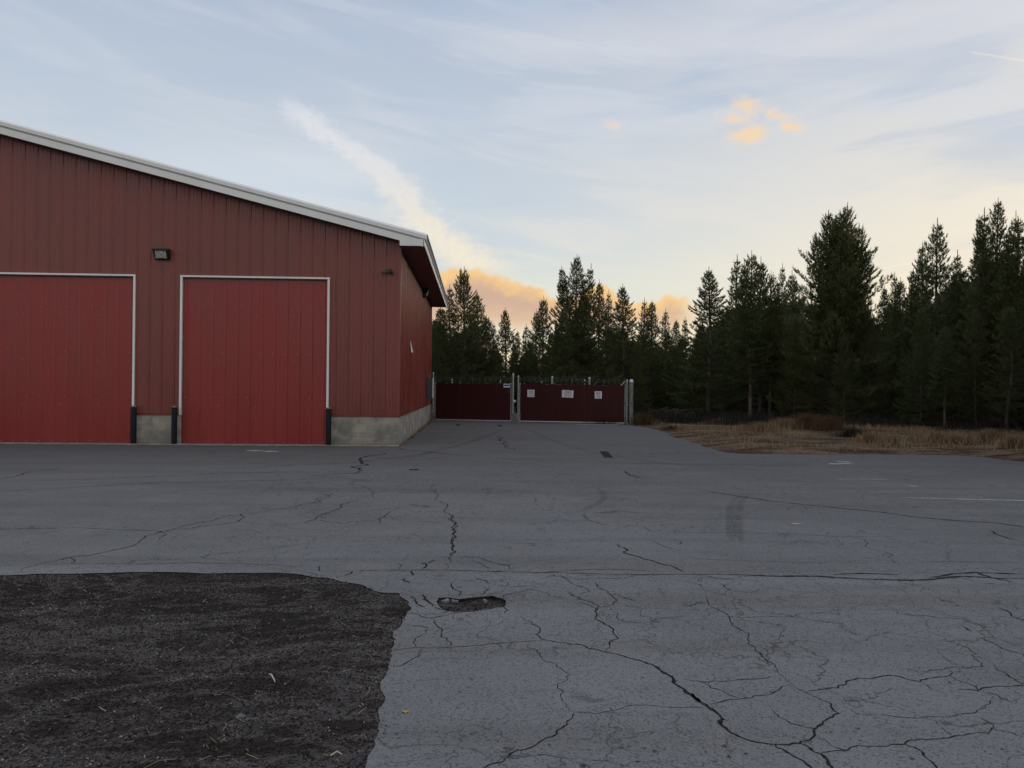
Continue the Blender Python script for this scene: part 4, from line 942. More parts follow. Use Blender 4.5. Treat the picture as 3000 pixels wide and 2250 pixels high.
def leaf(s0, s1, z0, za, zb, label, seed):
    p = gat(s0, 0, 0); e = empty('chain_link_gate', p); tag(e, label, 'gate', 'red slatted gate leaves')
    q = lambda s, o, z: gat(s, o, z)-p
    zt = lambda s: za+(zb-za)*(s-s0)/(s1-s0)
    a = MB(); r = .024
    a.tube(q(s0, 0, z0), q(s0, 0, zt(s0)), r); a.tube(q(s1, 0, z0), q(s1, 0, zt(s1)), r); a.tube(q(s0, 0, z0), q(s1, 0, z0), r); a.tube(q(s0, -.02, zt(s0)-.06), q(s1, -.02, zt(s1)-.06), .018)
    nb = 3
    for i in range(1, nb): s = s0+(s1-s0)*i/nb; a.tube(q(s, -.03, z0), q(s, -.03, zt(s)), .018)
    a.build('frame', GALV, e, smooth=False)
    rr = random.Random(seed); a = MB(); s = s0+.05; i = 0
    while s < s1-.05:
        w = .057; oo = .022+.006*(i % 2); zz = zt(s)-.03+rr.uniform(-.02, .012)
        a.box((s, oo, z0+.04), (s+w, oo+.004, zz), T=q); s += .0585; i += 1
    a.build('slat_panel', SLAT, e)
    # chain link diamonds in front of the slats (coarse wire)
    a = MB(); st = .11; zlo, zhi = z0+.03, min(za, zb)-.04; Hh = zhi-zlo; s = s0-Hh
    while s < s1:
        for sg in (1, -1):
            sa, sb = s, s+Hh; t0 = max(0, (s0-sa)/Hh); t1 = min(1, (s1-sa)/Hh)
            if t1 > t0:
                pa = (sa+Hh*t0, zlo+Hh*t0 if sg > 0 else zhi-Hh*t0); pb = (sa+Hh*t1, zlo+Hh*t1 if sg > 0 else zhi-Hh*t1)
                a.tube(q(pa[0], .034, pa[1]), q(pb[0], .034, pb[1]), .0009, seg=3, cap=False)
        s += st
    a.build('chain_link_mesh', SLAT, e)
    # barbed wire
    a = MB()
    for k in range(3):
        zo = .07+.075*k; n_ = int((s1-s0)/.12)
        pts = [q(s0+(s1-s0)*i/n_, 0, zt(s0+(s1-s0)*i/n_)+zo-.012*math.sin(math.pi*((i/n_*3) % 1))) for i in range(n_+1)]
        for i in range(n_):
            a.tube(pts[i], pts[i+1], .0022, seg=4, cap=False)
            if i % 2 == 0:
                c = pts[i]; a.tube(c+Vector((-.02, 0, -.025)), c+Vector((.02, 0, .025)), .0025, seg=3); a.tube(c+Vector((-.02, 0, .025)), c+Vector((.02, 0, -.025)), .0025, seg=3)
    for s in [s0, s1]+[s0+(s1-s0)*.5]: a.tube(q(s, 0, zt(s)-.02), q(s, 0, zt(s)+.26), .010, seg=6)
    a.build('barbed_wire', GALVD, e)
    # hinges
    for zz in (z0+.25, (za+z0)/2, za-.12):
        for s in (s0, s1):
            h = MB(); h.tube(q(s, 0, zz-.03), q(s, 0, zz+.03), .036, seg=10); h.build('hinge_collar', GALVD, e)
    return e
post(0, .038, z_at(1268, 1090), 'slim steel post between the building and the red gate')
post(sM1, .046, z_at(1503, 1094), 'taller of two steel posts where the red gate leaves meet')
post(sM2+.02, .033, z_at(1517, 1099), 'shorter post with wire hooks right of the taller middle one')
post(sR1+.06, .034, z_at(1834, 1111), 'thin steel post closing the right end of the red gate')
big = post(sR2+.02, .098, z_at(1847, 1114), 'thick round-topped steel post at the far right of the gate')
a = MB(); pb = gat(sR2+.02, 0, 0)
for zz in (.35, .9, 1.45, 1.85):
    a = MB(); a.lathe((0, 0, zz), [(.104, -.03), (.107, -.028), (.107, .028), (.104, .03)], 16)
    if zz in (.9, 1.45): a.tube(gat(sR1+.06, 0, zz)-pb, gat(sR2-.08, 0, zz)-pb, .02)
    a.build('clamp_band', GALVD, big)
lf1 = leaf(.09, sM1-.10, .05, ztopg[0], ztopg[1], 'left gate leaf of dark red slats with a small blue sign', 1)
lf2 = leaf(sM2+.09, sR1-.02, .05, ztopg[2], ztopg[3], 'right gate leaf of dark red slats with three white notices', 2)
# latch and lower guard plates
m = MB(); c = gat(sM1+.10, .05, z_at(1512, 1175)); m.box((-.06, -.02, -.05), (.05, .02, .05)); m.box((.05, -.015, -.04), (.09, .015, .04), 1); m.tube((.02, -.03, 0), (.02, .02, 0), .022, seg=10, m=1)
ob = m.build('gate_latch', [WHITE, BLACK]); ob.location = c; tag(ob, 'white latch plate between the two gate leaves', 'latch')
for s_, lab in ((sM1+.10, 'grey steel guard plate at the foot of the middle posts'), (.02, 'grey steel guard plate at the foot of the post by the building')):
    m = MB(); m.box((-.13, .045, .02), (.13, .055, .42)); m.box((-.10, .056, .08), (-.07, .062, .11)); m.box((.07, .056, .08), (.10, .062, .11))
    ob = m.build('guard_plate', GALVD); ob.location = gat(s_, .13, 0); ob.rotation_euler = (0, 0, math.atan2(gd.y, gd.x)); tag(ob, lab, 'guard plate')
# notices
def notice(px, py, w, h, rot, label, name='notice', lines=6):
    s, z = s_at(px), z_at(px, py); c = gat(s, .045, z); e = empty(name, c, math.atan2(gd.y, gd.x)); e.rotation_euler = (0, rot, math.atan2(gd.y, gd.x)); tag(e, label, 'notice')
    m = MB(); m.box((-w/2, -.004, -h/2), (w/2, 0, h/2)); m.build('sheet', PAPER, e)
    m = MB(); r_ = random.Random(int(px))
    for k in range(lines):
        zz = h/2-h*(k+1)/(lines+1); ww = w*r_.uniform(.25, .42); th = .006 if k != 1 else .012
        m.box((-ww, -.0065, zz-th), (ww, -.0045, zz+th))
    m.build('printed_lines', INK, e)
notice(1556, 1152.5, .33, .33, 0, 'square white notice on the right gate leaf, nearest the middle posts')
notice(1663.5, 1154, .52, .33, .04, 'wide white notice in the middle of the right gate leaf', lines=7)
notice(1753, 1157, .32, .33, 0, 'small white notice on the right gate leaf, nearest the thick post', lines=7)
c = gat(s_at(1485), .045, z_at(1485, 1130)); e = empty('gate_sign', c, math.atan2(gd.y, gd.x)); tag(e, 'small white sign with a blue bar, on the left gate leaf', 'sign')
m = MB(); m.box((-.15, -.006, -.09), (.15, 0, .09)); m.build('plate', SIGNW, e, bevel=.002)
m = MB()
m.box((-.13, -.009, -.012), (.13, -.007, .042)); 
for k in range(9): m.box((-.12+.028*k, -.0085, .040), (-.12+.028*k+.018, -.0065, .040+.012*(1+(k*7 % 3)*.5)))
m.build('blue_bar', SIGNB, e)
m = MB()
for k in range(8): m.box((-.05+.02*k, -.0085, -.06), (-.05+.02*k+.013, -.0065, -.035))
m.build('small_print', SIGNC, e)
c = gat(s_at(1491), .06, z_at(1491, 1147)); m = MB(); m.box((-.05, -.03, -.09), (.05, .0, .09)); m.tube((0, -.03, .03), (0, -.045, .03), .02, seg=10); m.tube((0, -.03, -.03), (0, -.045, -.03), .02, seg=10)
ob = m.build('keypad', [BLACK], bevel=.006); ob.location = c; tag(ob, 'small black keypad below the blue sign on the gate', 'keypad')
# posts of the yard fence behind the gate
def backpost(px, ytop, Y, lean, label, r=.03):
    p = atY(px, ytop, Y); e = empty('fence_post', (p.x-lean*.0, Y, 0)); tag(e, label, 'fence post', 'posts of the yard fence showing above the gate')
    a = MB(); h = p.z
    if lean: a.tube((-lean, 0, -.05), (-lean, 0, h-.30), r, seg=10); a.build('pipe', GALV, e); a = MB(); a.tube((-lean, 0, h-.34), (0, 0, h), .024, seg=8); a.build('angled_arm', GALV, e)
    else:
        a.tube((0, 0, -.05), (0, 0, h), r, seg=10); a.build('pipe', GALV, e); a = MB(); a.lathe((0, 0, h-.02), [(r*1.2, -.05), (r*1.2, 0), (r*.6, r)], 10); a.build('cap', GALV, e)
    return e
BP = [(1325, 1110, 41, 0, 'fence post top seen above the left gate leaf, near the building', .03), (1466, 1113, 41, 0, 'short fence post top above the left leaf, close to the blue sign', .02),
      (1588, 1116, 43, 0, 'faint short post top above the first white notice', .02), (1618, 1104, 41, 0, 'bright post top left of the wide notice', .05), (1713, 1113, 44, 0, 'shorter of two post tops between the second and third notices', .045), (1727, 1107, 42, 0, 'taller of two post tops between the second and third notices', .055),
      (1749, 1118, 46, .28, 'slanted post arm above the third notice', .03), (1776, 1119, 47, .32, 'slanted post arm right of the third notice', .03), (1800, 1123, 50, .2, 'barely visible slanted post arm near the gate\'s right end', .03), (1831, 1117, 41, .30, 'slanted post arm beside the thick end post', .03)]
for b_ in BP: backpost(*b_)
# wires of that fence
m = MB()
for k, (zz, Y) in enumerate(((1.98, 41), (2.08, 41.02), (2.18, 41.04))):
    n_ = 40
    pts = [Vector((-3.9+9.3*i/n_, Y, zz-.02*math.sin(math.pi*((i/8) % 1)))) for i in range(n_+1)]
    for i in range(n_): m.tube(pts[i], pts[i+1], .0025, seg=4, cap=False)
ob = m.build('fence_wires', GALVD); tag(ob, 'thin dark wires strung above and behind the red gate', 'wire')
# sagging cable at the gate foot
m = MB(); P = [gnd(*p) for p in K4((1545, 82), (1640, 92), (1750, 98), (1880, 101), (2020, 99))]; P = [Vector((p.x, p.y, .012)) for p in P]
m.path(P, [.012]*5, 6); ob = m.build('cable', GALV); tag(ob, 'pale cable curving along the asphalt before the gate', 'cable')

# ------------------------------------------------------------------ pines
def tri_needles(P, Dn, n, L, W, spread, r_):
    """for shoots at P pointing along Dn build n blades each -> V (k*3,3)"""
    k = len(P); P = np.repeat(P, n, 0); Dd = np.repeat(Dn, n, 0); L = np.repeat(L, n)
    rnd = r_.normal(size=(k*n, 3)); rnd -= (rnd*Dd).sum(1, keepdims=True)*Dd; rnd /= np.linalg.norm(rnd, axis=1, keepdims=True)+1e-9
    t = r_.random(k*n)[:, None]
    base = P+Dd*(L[:, None]*1.15*t)
    sp_ = spread*(1.15-.65*t)
    d = Dd+rnd*sp_; d /= np.linalg.norm(d, axis=1, keepdims=True)
    tip = base+d*(L[:, None]*(.75+.5*r_.random(k*n)[:, None]))
    sd_ = np.cross(d, r_.normal(size=(k*n, 3))); sd_ /= np.linalg.norm(sd_, axis=1, keepdims=True)+1e-9
    w = W*(.7+.6*r_.random(k*n))[:, None]
    return np.stack([base-sd_*w, base+sd_*w, tip], 1).reshape(-1, 3)
def tube_np(pts, rad, seg=4):
    pts = np.asarray(pts, float); n = len(pts); V = []
    for i in range(n):
        d = pts[min(n-1, i+1)]-pts[max(0, i-1)]; d /= np.linalg.norm(d)+1e-9
        a = np.cross(d, [.3, .9, .1]); a /= np.linalg.norm(a)+1e-9; b = np.cross(d, a)
        t = np.arange(seg)*2*math.pi/seg; V.append(pts[i]+(np.cos(t)[:, None]*a+np.sin(t)[:, None]*b)*rad[i])
    V = np.concatenate(V); Fc = []
    for i in range(n-1):
        for j in range(seg): k = (j+1) % seg; Fc.append((i*seg+j, i*seg+k, (i+1)*seg+k, (i+1)*seg+j))
    return V, np.array(Fc)
def pine(seed, H=10., R=1.6, cb=.08, leaders=((0, 0, 1.0),), dens=1.0, blades=9, nl=.13, nw=.015, pw=.75, bare=.0, open_=0.0, low_dead=True):
    """unit: metres. leaders: (dx, dy, height fraction). returns (trunk arrays, crown verts)"""
    r_ = np.random.default_rng(seed); TV = []; TF_ = []; off = 0; SP = []; SD = []; SLn = []
    def addt(pts, rad, seg):
        nonlocal off
        v, f = tube_np(pts, rad, seg); TV.append(v); TF_.append(f+off); off += len(v)
    multi = len(leaders) > 1
    for li, (lx, ly, lh) in enumerate(leaders):
        Ht = H*lh; n = 12; fork = H*.30 if multi and li else 0
        zs = np.linspace(0, Ht, n)
        kx = np.clip((zs-fork)/(Ht-fork+1e-6), 0, 1)**.6
        wob = r_.normal(size=2)*.05
        px = lx*kx+wob[0]*np.sin(zs*.9); py = ly*kx+wob[1]*np.sin(zs*.7+1)
        r0 = .012*H*(1 if li == 0 else .6)+.02
        rad = r0*(1-zs/Ht)**.8+.010
        P = np.stack([px, py, zs], 1)
        if li: k0 = max(0, np.searchsorted(zs, fork)-1); addt(P[k0:], rad[k0:], 6)
        else: addt(P, rad, 8)
        f = lambda z: np.array([np.interp(z, zs, px), np.interp(z, zs, py), z])
        z = H*cb if li == 0 else max(fork*1.1, H*cb)
        while z < Ht*.985:
            t = z/Ht; rel = (z-H*cb)/(Ht-H*cb+1e-6)
            Rz = R*(1 if li == 0 else (.40 if len(leaders) > 5 else .58))*((1-rel)**pw)*(.55+.45*min(1, rel*5+.3))
            nb = r_.integers(4, 7) if Rz > .35 else r_.integers(3, 5)
            a0 = r_.uniform(0, 6.28)
            for k in range(nb):
                L = Rz*r_.uniform(.58, 1.25)+.04
                if r_.random() < open_: continue
                az = a0+k*6.283/nb+r_.uniform(-.35, .35)
                elv = -.15+.80*rel**1.5+r_.uniform(-.12, .16)
                m_ = max(3, int(L/.28)+2); s = np.linspace(0, 1, m_)
                up = np.sin(elv)*s*L+ .20*L*s**2.4; hz = np.cos(elv)*s*L*(1-.10*s**2)
                lat = r_.normal()*.10*L*s**1.5
                b0 = f(z+r_.uniform(-.06, .06))
                bp = np.stack([b0[0]+np.cos(az)*hz-np.sin(az)*lat, b0[1]+np.sin(az)*hz+np.cos(az)*lat, b0[2]+up], 1)
                if L > .25: addt(bp, np.linspace(.008+.010*L, .004, m_), 3)
                # shoots along the branch and on side twigs
                ns = int((L*15+4)*dens*(1.35 if rel < .45 else 1.0))
                u = 1-(r_.random(ns)**1.25)*(.80 if rel < .6 else .92)
                idx = u*(m_-1); i0 = np.minimum(idx.astype(int), m_-2); fr = (idx-i0)[:, None]
                pos = bp[i0]*(1-fr)+bp[i0+1]*fr; dr = bp[i0+1]-bp[i0]; dr /= np.linalg.norm(dr, axis=1, keepdims=True)+1e-9
                sg = np.where(r_.random(ns) < .5, -1, 1)[:, None]; lt = np.array([-np.sin(az), np.cos(az), 0])[None]*sg
                tw = (.10+.34*L*(1-u)[:, None]*.9)*r_.random((ns, 1))
                ddir = dr*.55+lt*r_.uniform(.2, .9, (ns, 1))+np.array([0, 0, 1])[None]*r_.uniform(.15, .8, (ns, 1)); ddir /= np.linalg.norm(ddir, axis=1, keepdims=True)
                pos = pos+(lt*.8+dr*.5)*tw+np.array([0, 0, 1])*tw*r_.uniform(-.2, .3, (ns, 1))
                SP.append(pos); SD.append(ddir); SLn.append(nl*(1-.35*rel**3)*r_.uniform(.7, 1.25, ns))
                SP.append(bp[-1:]); dd = dr[-1:]*.7+np.array([[0, 0, .7]]); dd /= np.linalg.norm(dd); SD.append(dd); SLn.append(np.array([nl*1.2]))
            z += (.17+.13*(1-rel))*r_.uniform(.8, 1.2)*(H/10)**.4
        # leading shoot with needles
        q = np.arange(0, .8, .05); SP.append(np.stack([np.full_like(q, px[-1]), np.full_like(q, py[-1]), Ht-.40+q], 1)); SD.append(np.repeat([[0, 0, 1.]], len(q), 0)); SLn.append(np.full(len(q), nl*.8)*np.linspace(1, .4, len(q)))
    if low_dead and cb > .05:
        for k in range(int(22*cb*10)):   # dead lower limbs
            z = H*cb*r_.uniform(.15, 1.05); az = r_.uniform(0, 6.28); L = r_.uniform(.3, 1.1)*R*.6; s = np.linspace(0, 1, 4)
            bp = np.stack([np.cos(az)*L*s, np.sin(az)*L*s+0*s, z-.18*L*s+.1*L*s**2+r_.normal()*.02*s], 1); addt(bp, np.linspace(.011, .003, 4), 3)
    P = np.concatenate(SP); D_ = np.concatenate(SD); Ls = np.concatenate(SLn)
    V = tri_needles(P, D_, blades, Ls, nw, .85, r_)
    return (np.concatenate(TV), np.concatenate(TF_)), V
proto = {}
def add_proto(key, mt=NEED, **kw):
    (tv, tf), cv = pine(**kw)
    proto[key] = (npmesh('trunk_'+key, tv, tf, BARK, smooth=True), npmesh('crown_'+key, cv, np.arange(len(cv)).reshape(-1, 3), mt), kw.get('H', 10.))
add_proto('spire', seed=11, H=10, R=2.5, cb=.04, dens=1.2, pw=.8)
add_proto('spire_b', seed=12, H=10, R=2.6, cb=.05, dens=1.15, pw=.8, leaders=((0, 0, 1), (.7, .1, .86)))
add_proto('tall', seed=13, H=10, R=2.2, cb=.16, dens=1.1, pw=.7)
add_proto('tall_b', seed=14, H=10, R=2.0, cb=.24, dens=1.05, pw=.65, leaders=((0, 0, 1), (-.5, .3, .93)))
add_proto('thin', seed=15, H=10, R=1.6, cb=.06, dens=.9, pw=.8, open_=.15)
add_proto('triple', seed=16, H=11, R=3.4, cb=.04, dens=1.1, pw=.8, leaders=((0, 0, 1), (-1.15, .1, .93), (1.1, -.1, .94), (.4, .8, .8)))
add_proto('bushy', seed=17, H=10, R=3.2, cb=.02, dens=1.25, pw=.75)
add_proto('grand', seed=18, H=11, R=4.3, cb=.03, dens=.9, pw=.55, leaders=((-.05, 0, .90), (.55, .1, 1.0), (-.55, .2, .965), (.15, .3, .97), (1.15, 0, .90), (-1.35, 0, .85), (1.7, .2, .80), (.1, -.8, .88)), nl=.15)
add_proto('whorled', seed=19, H=10, R=2.6, cb=.10, dens=1.0, pw=.85, open_=.12, nl=.15)
add_proto('young', mt=NEEDY, seed=20, H=2.6, R=.85, cb=.03, dens=1.5, low_dead=False, nl=.10)
GRP = 'pines along the edge of the wood'
def tree(px, ytop, Y, key, label, wid=1.0, cat='pine tree', grp=GRP, name='pine_tree'):
    p = atY(px, ytop, Y); tm, cm, H = proto[key]
    r = empty(name, (p.x, Y, 0), random.uniform(0, 6.28)); s = (p.z-field_z_s(p.x, Y))/H
    if key in ('grand',): r.rotation_euler.z = 0
    if key == 'triple': r.rotation_euler.z = random.uniform(-.3, .3)
    r.location.z = field_z_s(p.x, Y)-.03
    r.scale = (s*wid, s*wid, s)
    t = link(bpy.data.objects.new('trunk', tm), r); c = link(bpy.data.objects.new('crown', cm), r)
    tag(r, label, cat, grp); return r
def field_z_s(x, y): return float(field_z(np.array([x]), np.array([y]))[0])
TREES = [
 (1361, 794, 46, 'bushy', 'tall pointed pine just right of the building corner, golden at its tip', .85),
 (1319, 846, 48, 'thin', 'pale thin pine top squeezed between the eave and the first pointed pine', 1.1),
 (1290, 905, 45, 'spire', 'pine half hidden behind the building\'s far corner', 1.15),
 (1400, 868, 50, 'spire_b', 'pine forming the right shoulder of the first pointed pine', 1.05),
 (1425, 930, 47, 'bushy', 'low full pine between the first pointed pine and the lone thin spire', .95),
 (1446, 952, 52, 'thin', 'tiny tip left of the lone thin spire', 1.0),
 (1482, 911, 50, 'spire', 'lone thin spire in the low gap above the left gate leaf', .95),
 (1515, 975, 52, 'spire_b', 'low pine just right of the lone thin spire, above the middle posts', .9),
 (1542, 957, 55, 'thin', 'faint thin pine at the left foot of the three-topped group', 1.2),
 (1571, 915, 52, 'whorled', 'open pale pine left of the three-topped group', .8),
 (1592, 877, 50, 'tall', 'slim dark pine joined to the left side of the three-topped group', .8),
 (1690, 760, 46, 'triple', 'big dark three-topped pine above the wide notice', .93),
 (1756, 833, 49, 'spire', 'pointed pine right against the three-topped group', .8),
 (1782, 861, 54, 'thin', 'very slim golden-edged pine between two darker spires', .9),
 (1650, 905, 44, 'spire_b', 'lower pine in front of the three-topped group', .9),
 (1826, 844, 47, 'spire', 'neat dark spire straight above the thick gate post', 1.05),
 (1886, 884, 52, 'thin', 'left one of a close pair of slim pines right of the thick gate post', 1.15),
 (1910, 888, 50, 'spire', 'right one of a close pair of slim pines right of the thick gate post', .9),
 (1950, 913, 58, 'thin', 'pale open pine under the end of the orange cloud', 1.1),
 (1981, 942, 60, 'spire', 'small distant pine under the right end of the orange cloud', .9),
 (2009, 936, 58, 'thin', 'small thin pine just left of the full pine ending the cloud', 1.1),
 (1870, 1000, 45, 'bushy', 'low dense pine behind the thick gate post', .72),
 (2080, 796, 44, 'spire', 'full symmetrical pine where the orange cloud ends', 1.2),
 (2040, 985, 46, 'bushy', 'low pine skirting the left foot of the symmetrical one', .7),
 (2159, 763, 47, 'thin', 'leftmost top of the row of slim pines left of the broad pine', 1.15),
 (2200, 750, 42, 'tall_b', 'tallest of the slim bare-trunked pines left of the broad pine', .85),
 (2226, 768, 43.5, 'tall', 'slim bare-trunked pine just right of the tallest slim one', .8),
 (2260, 806, 42.5, 'tall_b', 'slim pine with a pale bare trunk nearest the broad pine', .72),
 (2291, 786, 60, 'thin', 'thin sunlit golden pine tip left of the broad pine', .8),
 (2322, 806, 52, 'whorled', 'pine top tucked behind the left flank of the broad pine', .9),
 (2330, 930, 41, 'bushy', 'lower bushy pine filling the left side of the broad pine', .8),
 (2458, 614, 41, 'grand', 'very broad many-topped pine, the widest crown of all', .88),
 (2475, 985, 39, 'bushy', 'low bushy pine growing right before the trunk of the broad pine', .8),
 (2545, 905, 40, 'bushy', 'low dense pine against the right side of the broad pine', .75),
 (2590, 847, 47, 'spire', 'small dark spire in the gap right of the broad pine', .8),
 (2620, 811, 48, 'thin', 'taller thin top in the gap right of the broad pine', 1.0),
 (2636, 827, 45, 'spire', 'pine beside the thin top, left of the star-shaped one', .9),
 (2704, 729, 43, 'spire_b', 'dark pine on the left side of the star-topped pine', .85),
 (2745, 660, 40, 'whorled', 'star-topped pine with clear whorls against the pale sky', .88),
 (2700, 900, 37, 'bushy', 'low wide pine in front of the star-topped one', .75),
 (2804, 750, 42, 'thin', 'thin dead-looking top between the star-topped pine and the right group', 1.0),
 (2822, 790, 39, 'tall', 'pine filling the gap left of the tall right group', 1.0),
 (2881, 632, 37.5, 'thin', 'spiky left top of the tall group at the right edge', 1.0),
 (2924, 601, 36, 'triple', 'tallest many-topped pine at the right edge', .72),
 (2981, 655, 35, 'spire_b', 'tall pine touching the right edge of the photo', .95),
 (2960, 900, 33, 'tall', 'low pine with bare trunk at the right edge', 1.1),
 (2860, 905, 35, 'whorled', 'shorter open pine at the foot of the tall right group', .9),
 (2770, 960, 34.5, 'tall_b', 'short pine with dead lower twigs below the star-topped one', 1.0),
 (3060, 640, 36, 'spire_b', None, 1.0), (3140, 600, 38, 'triple', None, .9), (3220, 660, 36, 'spire', None, 1.1),
]
for t in TREES:
    if t[4] is None: continue
    tree(*t[:4], t[4], t[5])
tree(1790, 1092, 42.5, 'young', 'pale young pine just behind the right half of the gate', 1.0, cat='young pine')
tree(1818, 1107, 42, 'young', 'smaller pale young pine behind the gate by the thick post', 1.0, cat='young pine')
tree(1640, 1085, 42.2, 'young', 'young pine tip behind the gate above the wide notice', 1.0, cat='young pine')

# background wood as one mass, plus an unseen wood added on the right to block the sun
def wood(name, label, spots, seed, lod=.30, hs=(7.5, 9.5)):
    r_ = np.random.default_rng(seed); base = []
    for k in range(5):
        (tv, tf), cv = pine(seed=100+seed+k, H=9., R=2.3, pw=.8, cb=.05, dens=.42, blades=7, nl=.26, nw=.030, low_dead=False)
        base.append((tv, tf, cv))
    VV = []; FF = []; MM = []; off = 0
    for (x, y, h) in spots:
        tv, tf, cv = base[r_.integers(0, 5)]; s = h/9.; th = r_.uniform(0, 6.28); c, si = math.cos(th), math.sin(th)
        R_ = np.array([[c, -si, 0], [si, c, 0], [0, 0, 1]])*np.array([s*1.1, s*1.1, s])
        tri = np.concatenate([tf[:, [0, 1, 2]], tf[:, [0, 2, 3]]])
        a = tv@R_.T+[x, y, 0]; b = cv@R_.T+[x, y, 0]
        VV += [a, b]; FF += [tri+off, np.arange(len(cv)).reshape(-1, 3)+off+len(tv)]; MM += [np.zeros(len(tri), int), np.ones(len(cv)//3, int)]; off += len(tv)+len(cv)
    me = npmesh(name, np.concatenate(VV), np.concatenate(FF), [BARK, NEED], np.concatenate(MM))
    o = link(bpy.data.objects.new(name, me)); tag(o, label, 'woodland', kind='stuff'); print(name, len(spots), off)
r_ = np.random.default_rng(5); spots = []
sky_y = [(1180, 960), (1300, 955), (1430, 1010), (1520, 1040), (1600, 990), (1760, 960), (1860, 980), (1960, 1000), (2040, 985), (2120, 930), (2200, 900), (2330, 890), (2450, 850), (2560, 940), (2620, 930), (2700, 880), (2800, 850), (2900, 800), (3100, 780)]
for k in range(250):
    Y = r_.uniform(49, 82); px = r_.uniform(1150, 3150); yt = np.interp(px, [a for a, b in sky_y], [b for a, b in sky_y])+r_.uniform(-15, 75)
    p = atY(px, yt, Y); spots.append((p.x, Y, max(3.0, p.z)))
wood('distant_pinewood', 'dark mass of pines filling the wood behind the front trees', spots, 1)
spots = [(r_.uniform(24, 52), r_.uniform(-18, 34), r_.uniform(7.5, 9.6)) for k in range(150)]
for k in range(160):
    y_ = r_.uniform(14, 66); spots.append((r_.uniform(.66*y_+3, .66*y_+22), y_, r_.uniform(8, 10)))
wood('sunblock_pinewood', 'unseen pine wood added right of the yard to block the low sun', spots, 2)

# undergrowth: low dark brush at the foot of the pines
def blades(name, x, y, z, h, w, lean, mt, r_):
    n = len(x); th = r_.uniform(0, 6.28, n); ld = lean*r_.random(n)*h; ph = r_.uniform(0, 6.28, n)
    b = np.stack([x, y, z-.01], 1); wv = np.stack([np.cos(th)*w, np.sin(th)*w, 0*w], 1)
    mid = b+np.stack([np.cos(ph)*ld*.35, np.sin(ph)*ld*.35, h*.6], 1); tip = b+np.stack([np.cos(ph)*ld, np.sin(ph)*ld, h], 1)
    V = np.stack([b-wv, b+wv, mid+wv*.6, mid-wv*.6, tip], 1).reshape(-1, 3); i = np.arange(n)*5
    F4 = np.concatenate([np.stack([i, i+1, i+2], 1), np.stack([i, i+2, i+3], 1), np.stack([i+3, i+2, i+4], 1)])
    return npmesh(name, V, F4, mt)
def grass_field():
    r_ = np.random.default_rng(33); n = 160000
    x = r_.uniform(5, 36, n); y = r_.uniform(16, 50, n)
    k = ~inside_np(x, y, OUTL) & (x < y*.66+1) & (x > y*.10)
    x, y = x[k], y[k]
    d = seg_dist(x, y, EDG)
    den = np.clip((fbm(x*.6, y*1.4, .55, 41)-.44)*6, .03, 1)*np.clip(d/1.0, .12, 1)*np.where(y > 40, .35, 1)
    k = r_.random(len(x)) < den; x, y, den, d = x[k], y[k], den[k], d[k]
    h = (.04+.13*r_.random(len(x))**1.5)*(.5+1.0*den)
    z = field_z(x, y)
    me = blades('dry_grass', x, y, z, h, .004+.004*r_.random(len(x)), 1.1, DRYG, r_)
    o = link(bpy.data.objects.new('dry_grass', me)); tag(o, 'thin dry tan grass over the dirt verge', 'grass', kind='stuff'); print('grass', len(x))
grass_field()
def brush_field():
    r_ = np.random.default_rng(35); n = 38000
    cx = r_.uniform(4, 30, 420); cy = r_.uniform(36, 50, 420)+0*cx
    cy = np.where(cx > 12, cy-(cx-12)*.55, cy)
    k = (cx < cy*.68+2); cx, cy = cx[k], cy[k]
    i = r_.integers(0, len(cx), n); x = cx[i]+r_.normal(0, .35, n); y = cy[i]+r_.normal(0, .35, n)
    h = (.15+.55*r_.random(n)**1.6)
    me = blades('underbrush', x, y, field_z(x, y), h, .005+.004*r_.random(n), 1.2, GREYW, r_)
    o = link(bpy.data.objects.new('underbrush', me)); tag(o, 'dark tangled underbrush at the foot of the pines', 'underbrush', kind='stuff')
brush_field()
def wall_weeds():
    r_ = np.random.default_rng(61); n = 3200
    b_ = r_.uniform(-.05, BL-.3, n); k = r_.random(n) < .15+.85*(fbm(b_*1.0, 0*b_, .9, 7) > .5); b_ = b_[k]; n = len(b_)
    u_ = -.04-np.abs(r_.normal(0, .07, n)); x = C0.x+A.x*u_+B.x*b_; y = C0.y+A.y*u_+B.y*b_
    me = blades('wall_weeds', x, y, 0*x+.002, .02+.08*r_.random(n)**2, .004+.005*r_.random(n), 1.8, DRYG, r_)
    o = link(bpy.data.objects.new('wall_weeds', me)); tag(o, 'dry weeds and leaf litter caught along the foot of the side wall', 'weeds', kind='stuff')
wall_weeds()
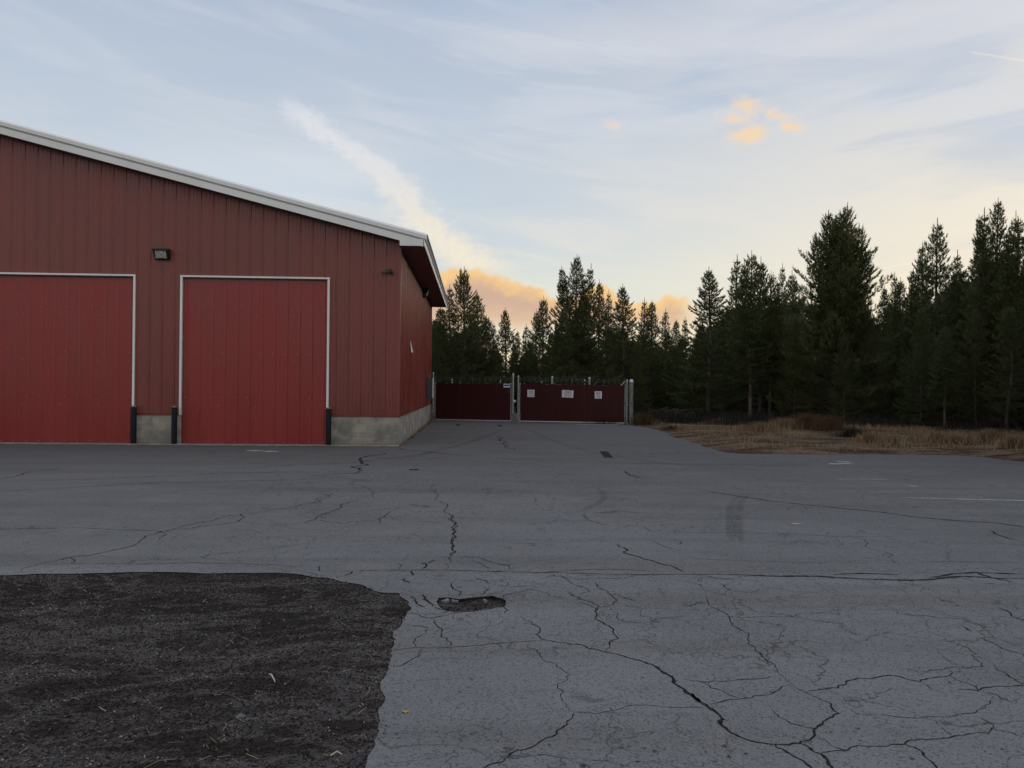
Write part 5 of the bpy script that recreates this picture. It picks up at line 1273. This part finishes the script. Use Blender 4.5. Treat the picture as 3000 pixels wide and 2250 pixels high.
# individual dry clumps
def clump(px, py, w, h, n, mt, label, name='grass_clump', cat='grass clump', lean=.9):
    r_ = np.random.default_rng(int(px)); g_ = gnd(px, py); z0 = field_z_s(g_.x, g_.y)
    a = r_.uniform(0, 6.28, n); rr = np.abs(r_.normal(0, .5, n))*w/2; x = np.cos(a)*rr; y = np.sin(a)*rr*.6
    hh = .78*h*(.35+.75*r_.random(n))*np.clip(1.1-.5*rr/w, .3, 1)
    me = blades(name, x, y, 0*x, hh, .0045+.004*r_.random(n), lean, mt, r_)
    o = link(bpy.data.objects.new(name, me)); o.location = (g_.x, g_.y, z0); tag(o, label, cat, 'dry clumps on the verge')
CL = [(1882, 1246, 1.0, .75, 1100, RUSSET, 'russet weed clump beside the thick gate post'), (1965, 1262, .9, .28, 600, RUSSET, 'low rust-red patch of weeds on the dirt right of the gate'),
      (2110, 1246, 1.6, .38, 800, DRYG, 'tan grass tuft below the symmetrical pine'), (2225, 1268, 1.9, .5, 1500, DRYG, 'bright tan grass tuft below the bare-trunked pines'),
      (2300, 1262, 1.6, .62, 1300, DRYG, 'taller tan grass clump left of the russet thicket'), (2365, 1262, 1.9, .85, 2300, RUSSET, 'tall russet thicket in front of the broad pine'), (2430, 1268, 1.4, .8, 1500, RUSSET, 'russet brush touching the right side of the tall thicket'),
      (2500, 1288, 1.3, .5, 800, GREYW, 'greyish dead brush on the verge below the broad pine'), (2555, 1308, 1.2, .42, 1300, DRYG, 'pale grass tuft near the asphalt, right of the grey brush'), (2605, 1306, 1.0, .36, 1000, DRYG, 'small pale tuft right beside the larger pale one'),
      (2745, 1306, 1.2, .45, 1300, DRYG, 'tan clump near the asphalt under the star-topped pine'), (2805, 1308, 1.1, .40, 1200, DRYG, 'tan clump right of the one under the star-topped pine'), (2905, 1300, 1.3, .55, 1400, DRYG, 'tan bush left of the right edge clump'), (2975, 1320, 1.3, .50, 1600, DRYG, 'pale clump at the right edge of the photo by the asphalt'), (2915, 1275, .8, .95, 350, GREYW, 'tall grey dead weed stalks near the right edge')]
for c_ in CL: clump(*c_)
# slash pile behind the verge
m = MB(); rp = random.Random(4); base = gnd(1960, 1222); base = Vector((atY(1955, 1205, 44).x, 44, 0))
for k in range(70):
    a = rp.uniform(-.5, .5)+(0 if k % 3 else 1.2); L = rp.uniform(.5, 2.2); x = rp.gauss(0, .9); y = rp.gauss(0, .5); z = abs(rp.gauss(0, .22))+.04
    d = Vector((math.cos(a), math.sin(a)*.8, rp.uniform(-.12, .25)))*L/2; c = Vector((x, y, z))
    r0 = rp.uniform(.015, .055); m.tube(c-d, c+d, r0, r0*.6, 6)
ob = m.build('slash_pile', BARK); ob.location = base; tag(ob, 'dark heap of cut branches under the pines right of the gate', 'brush pile')
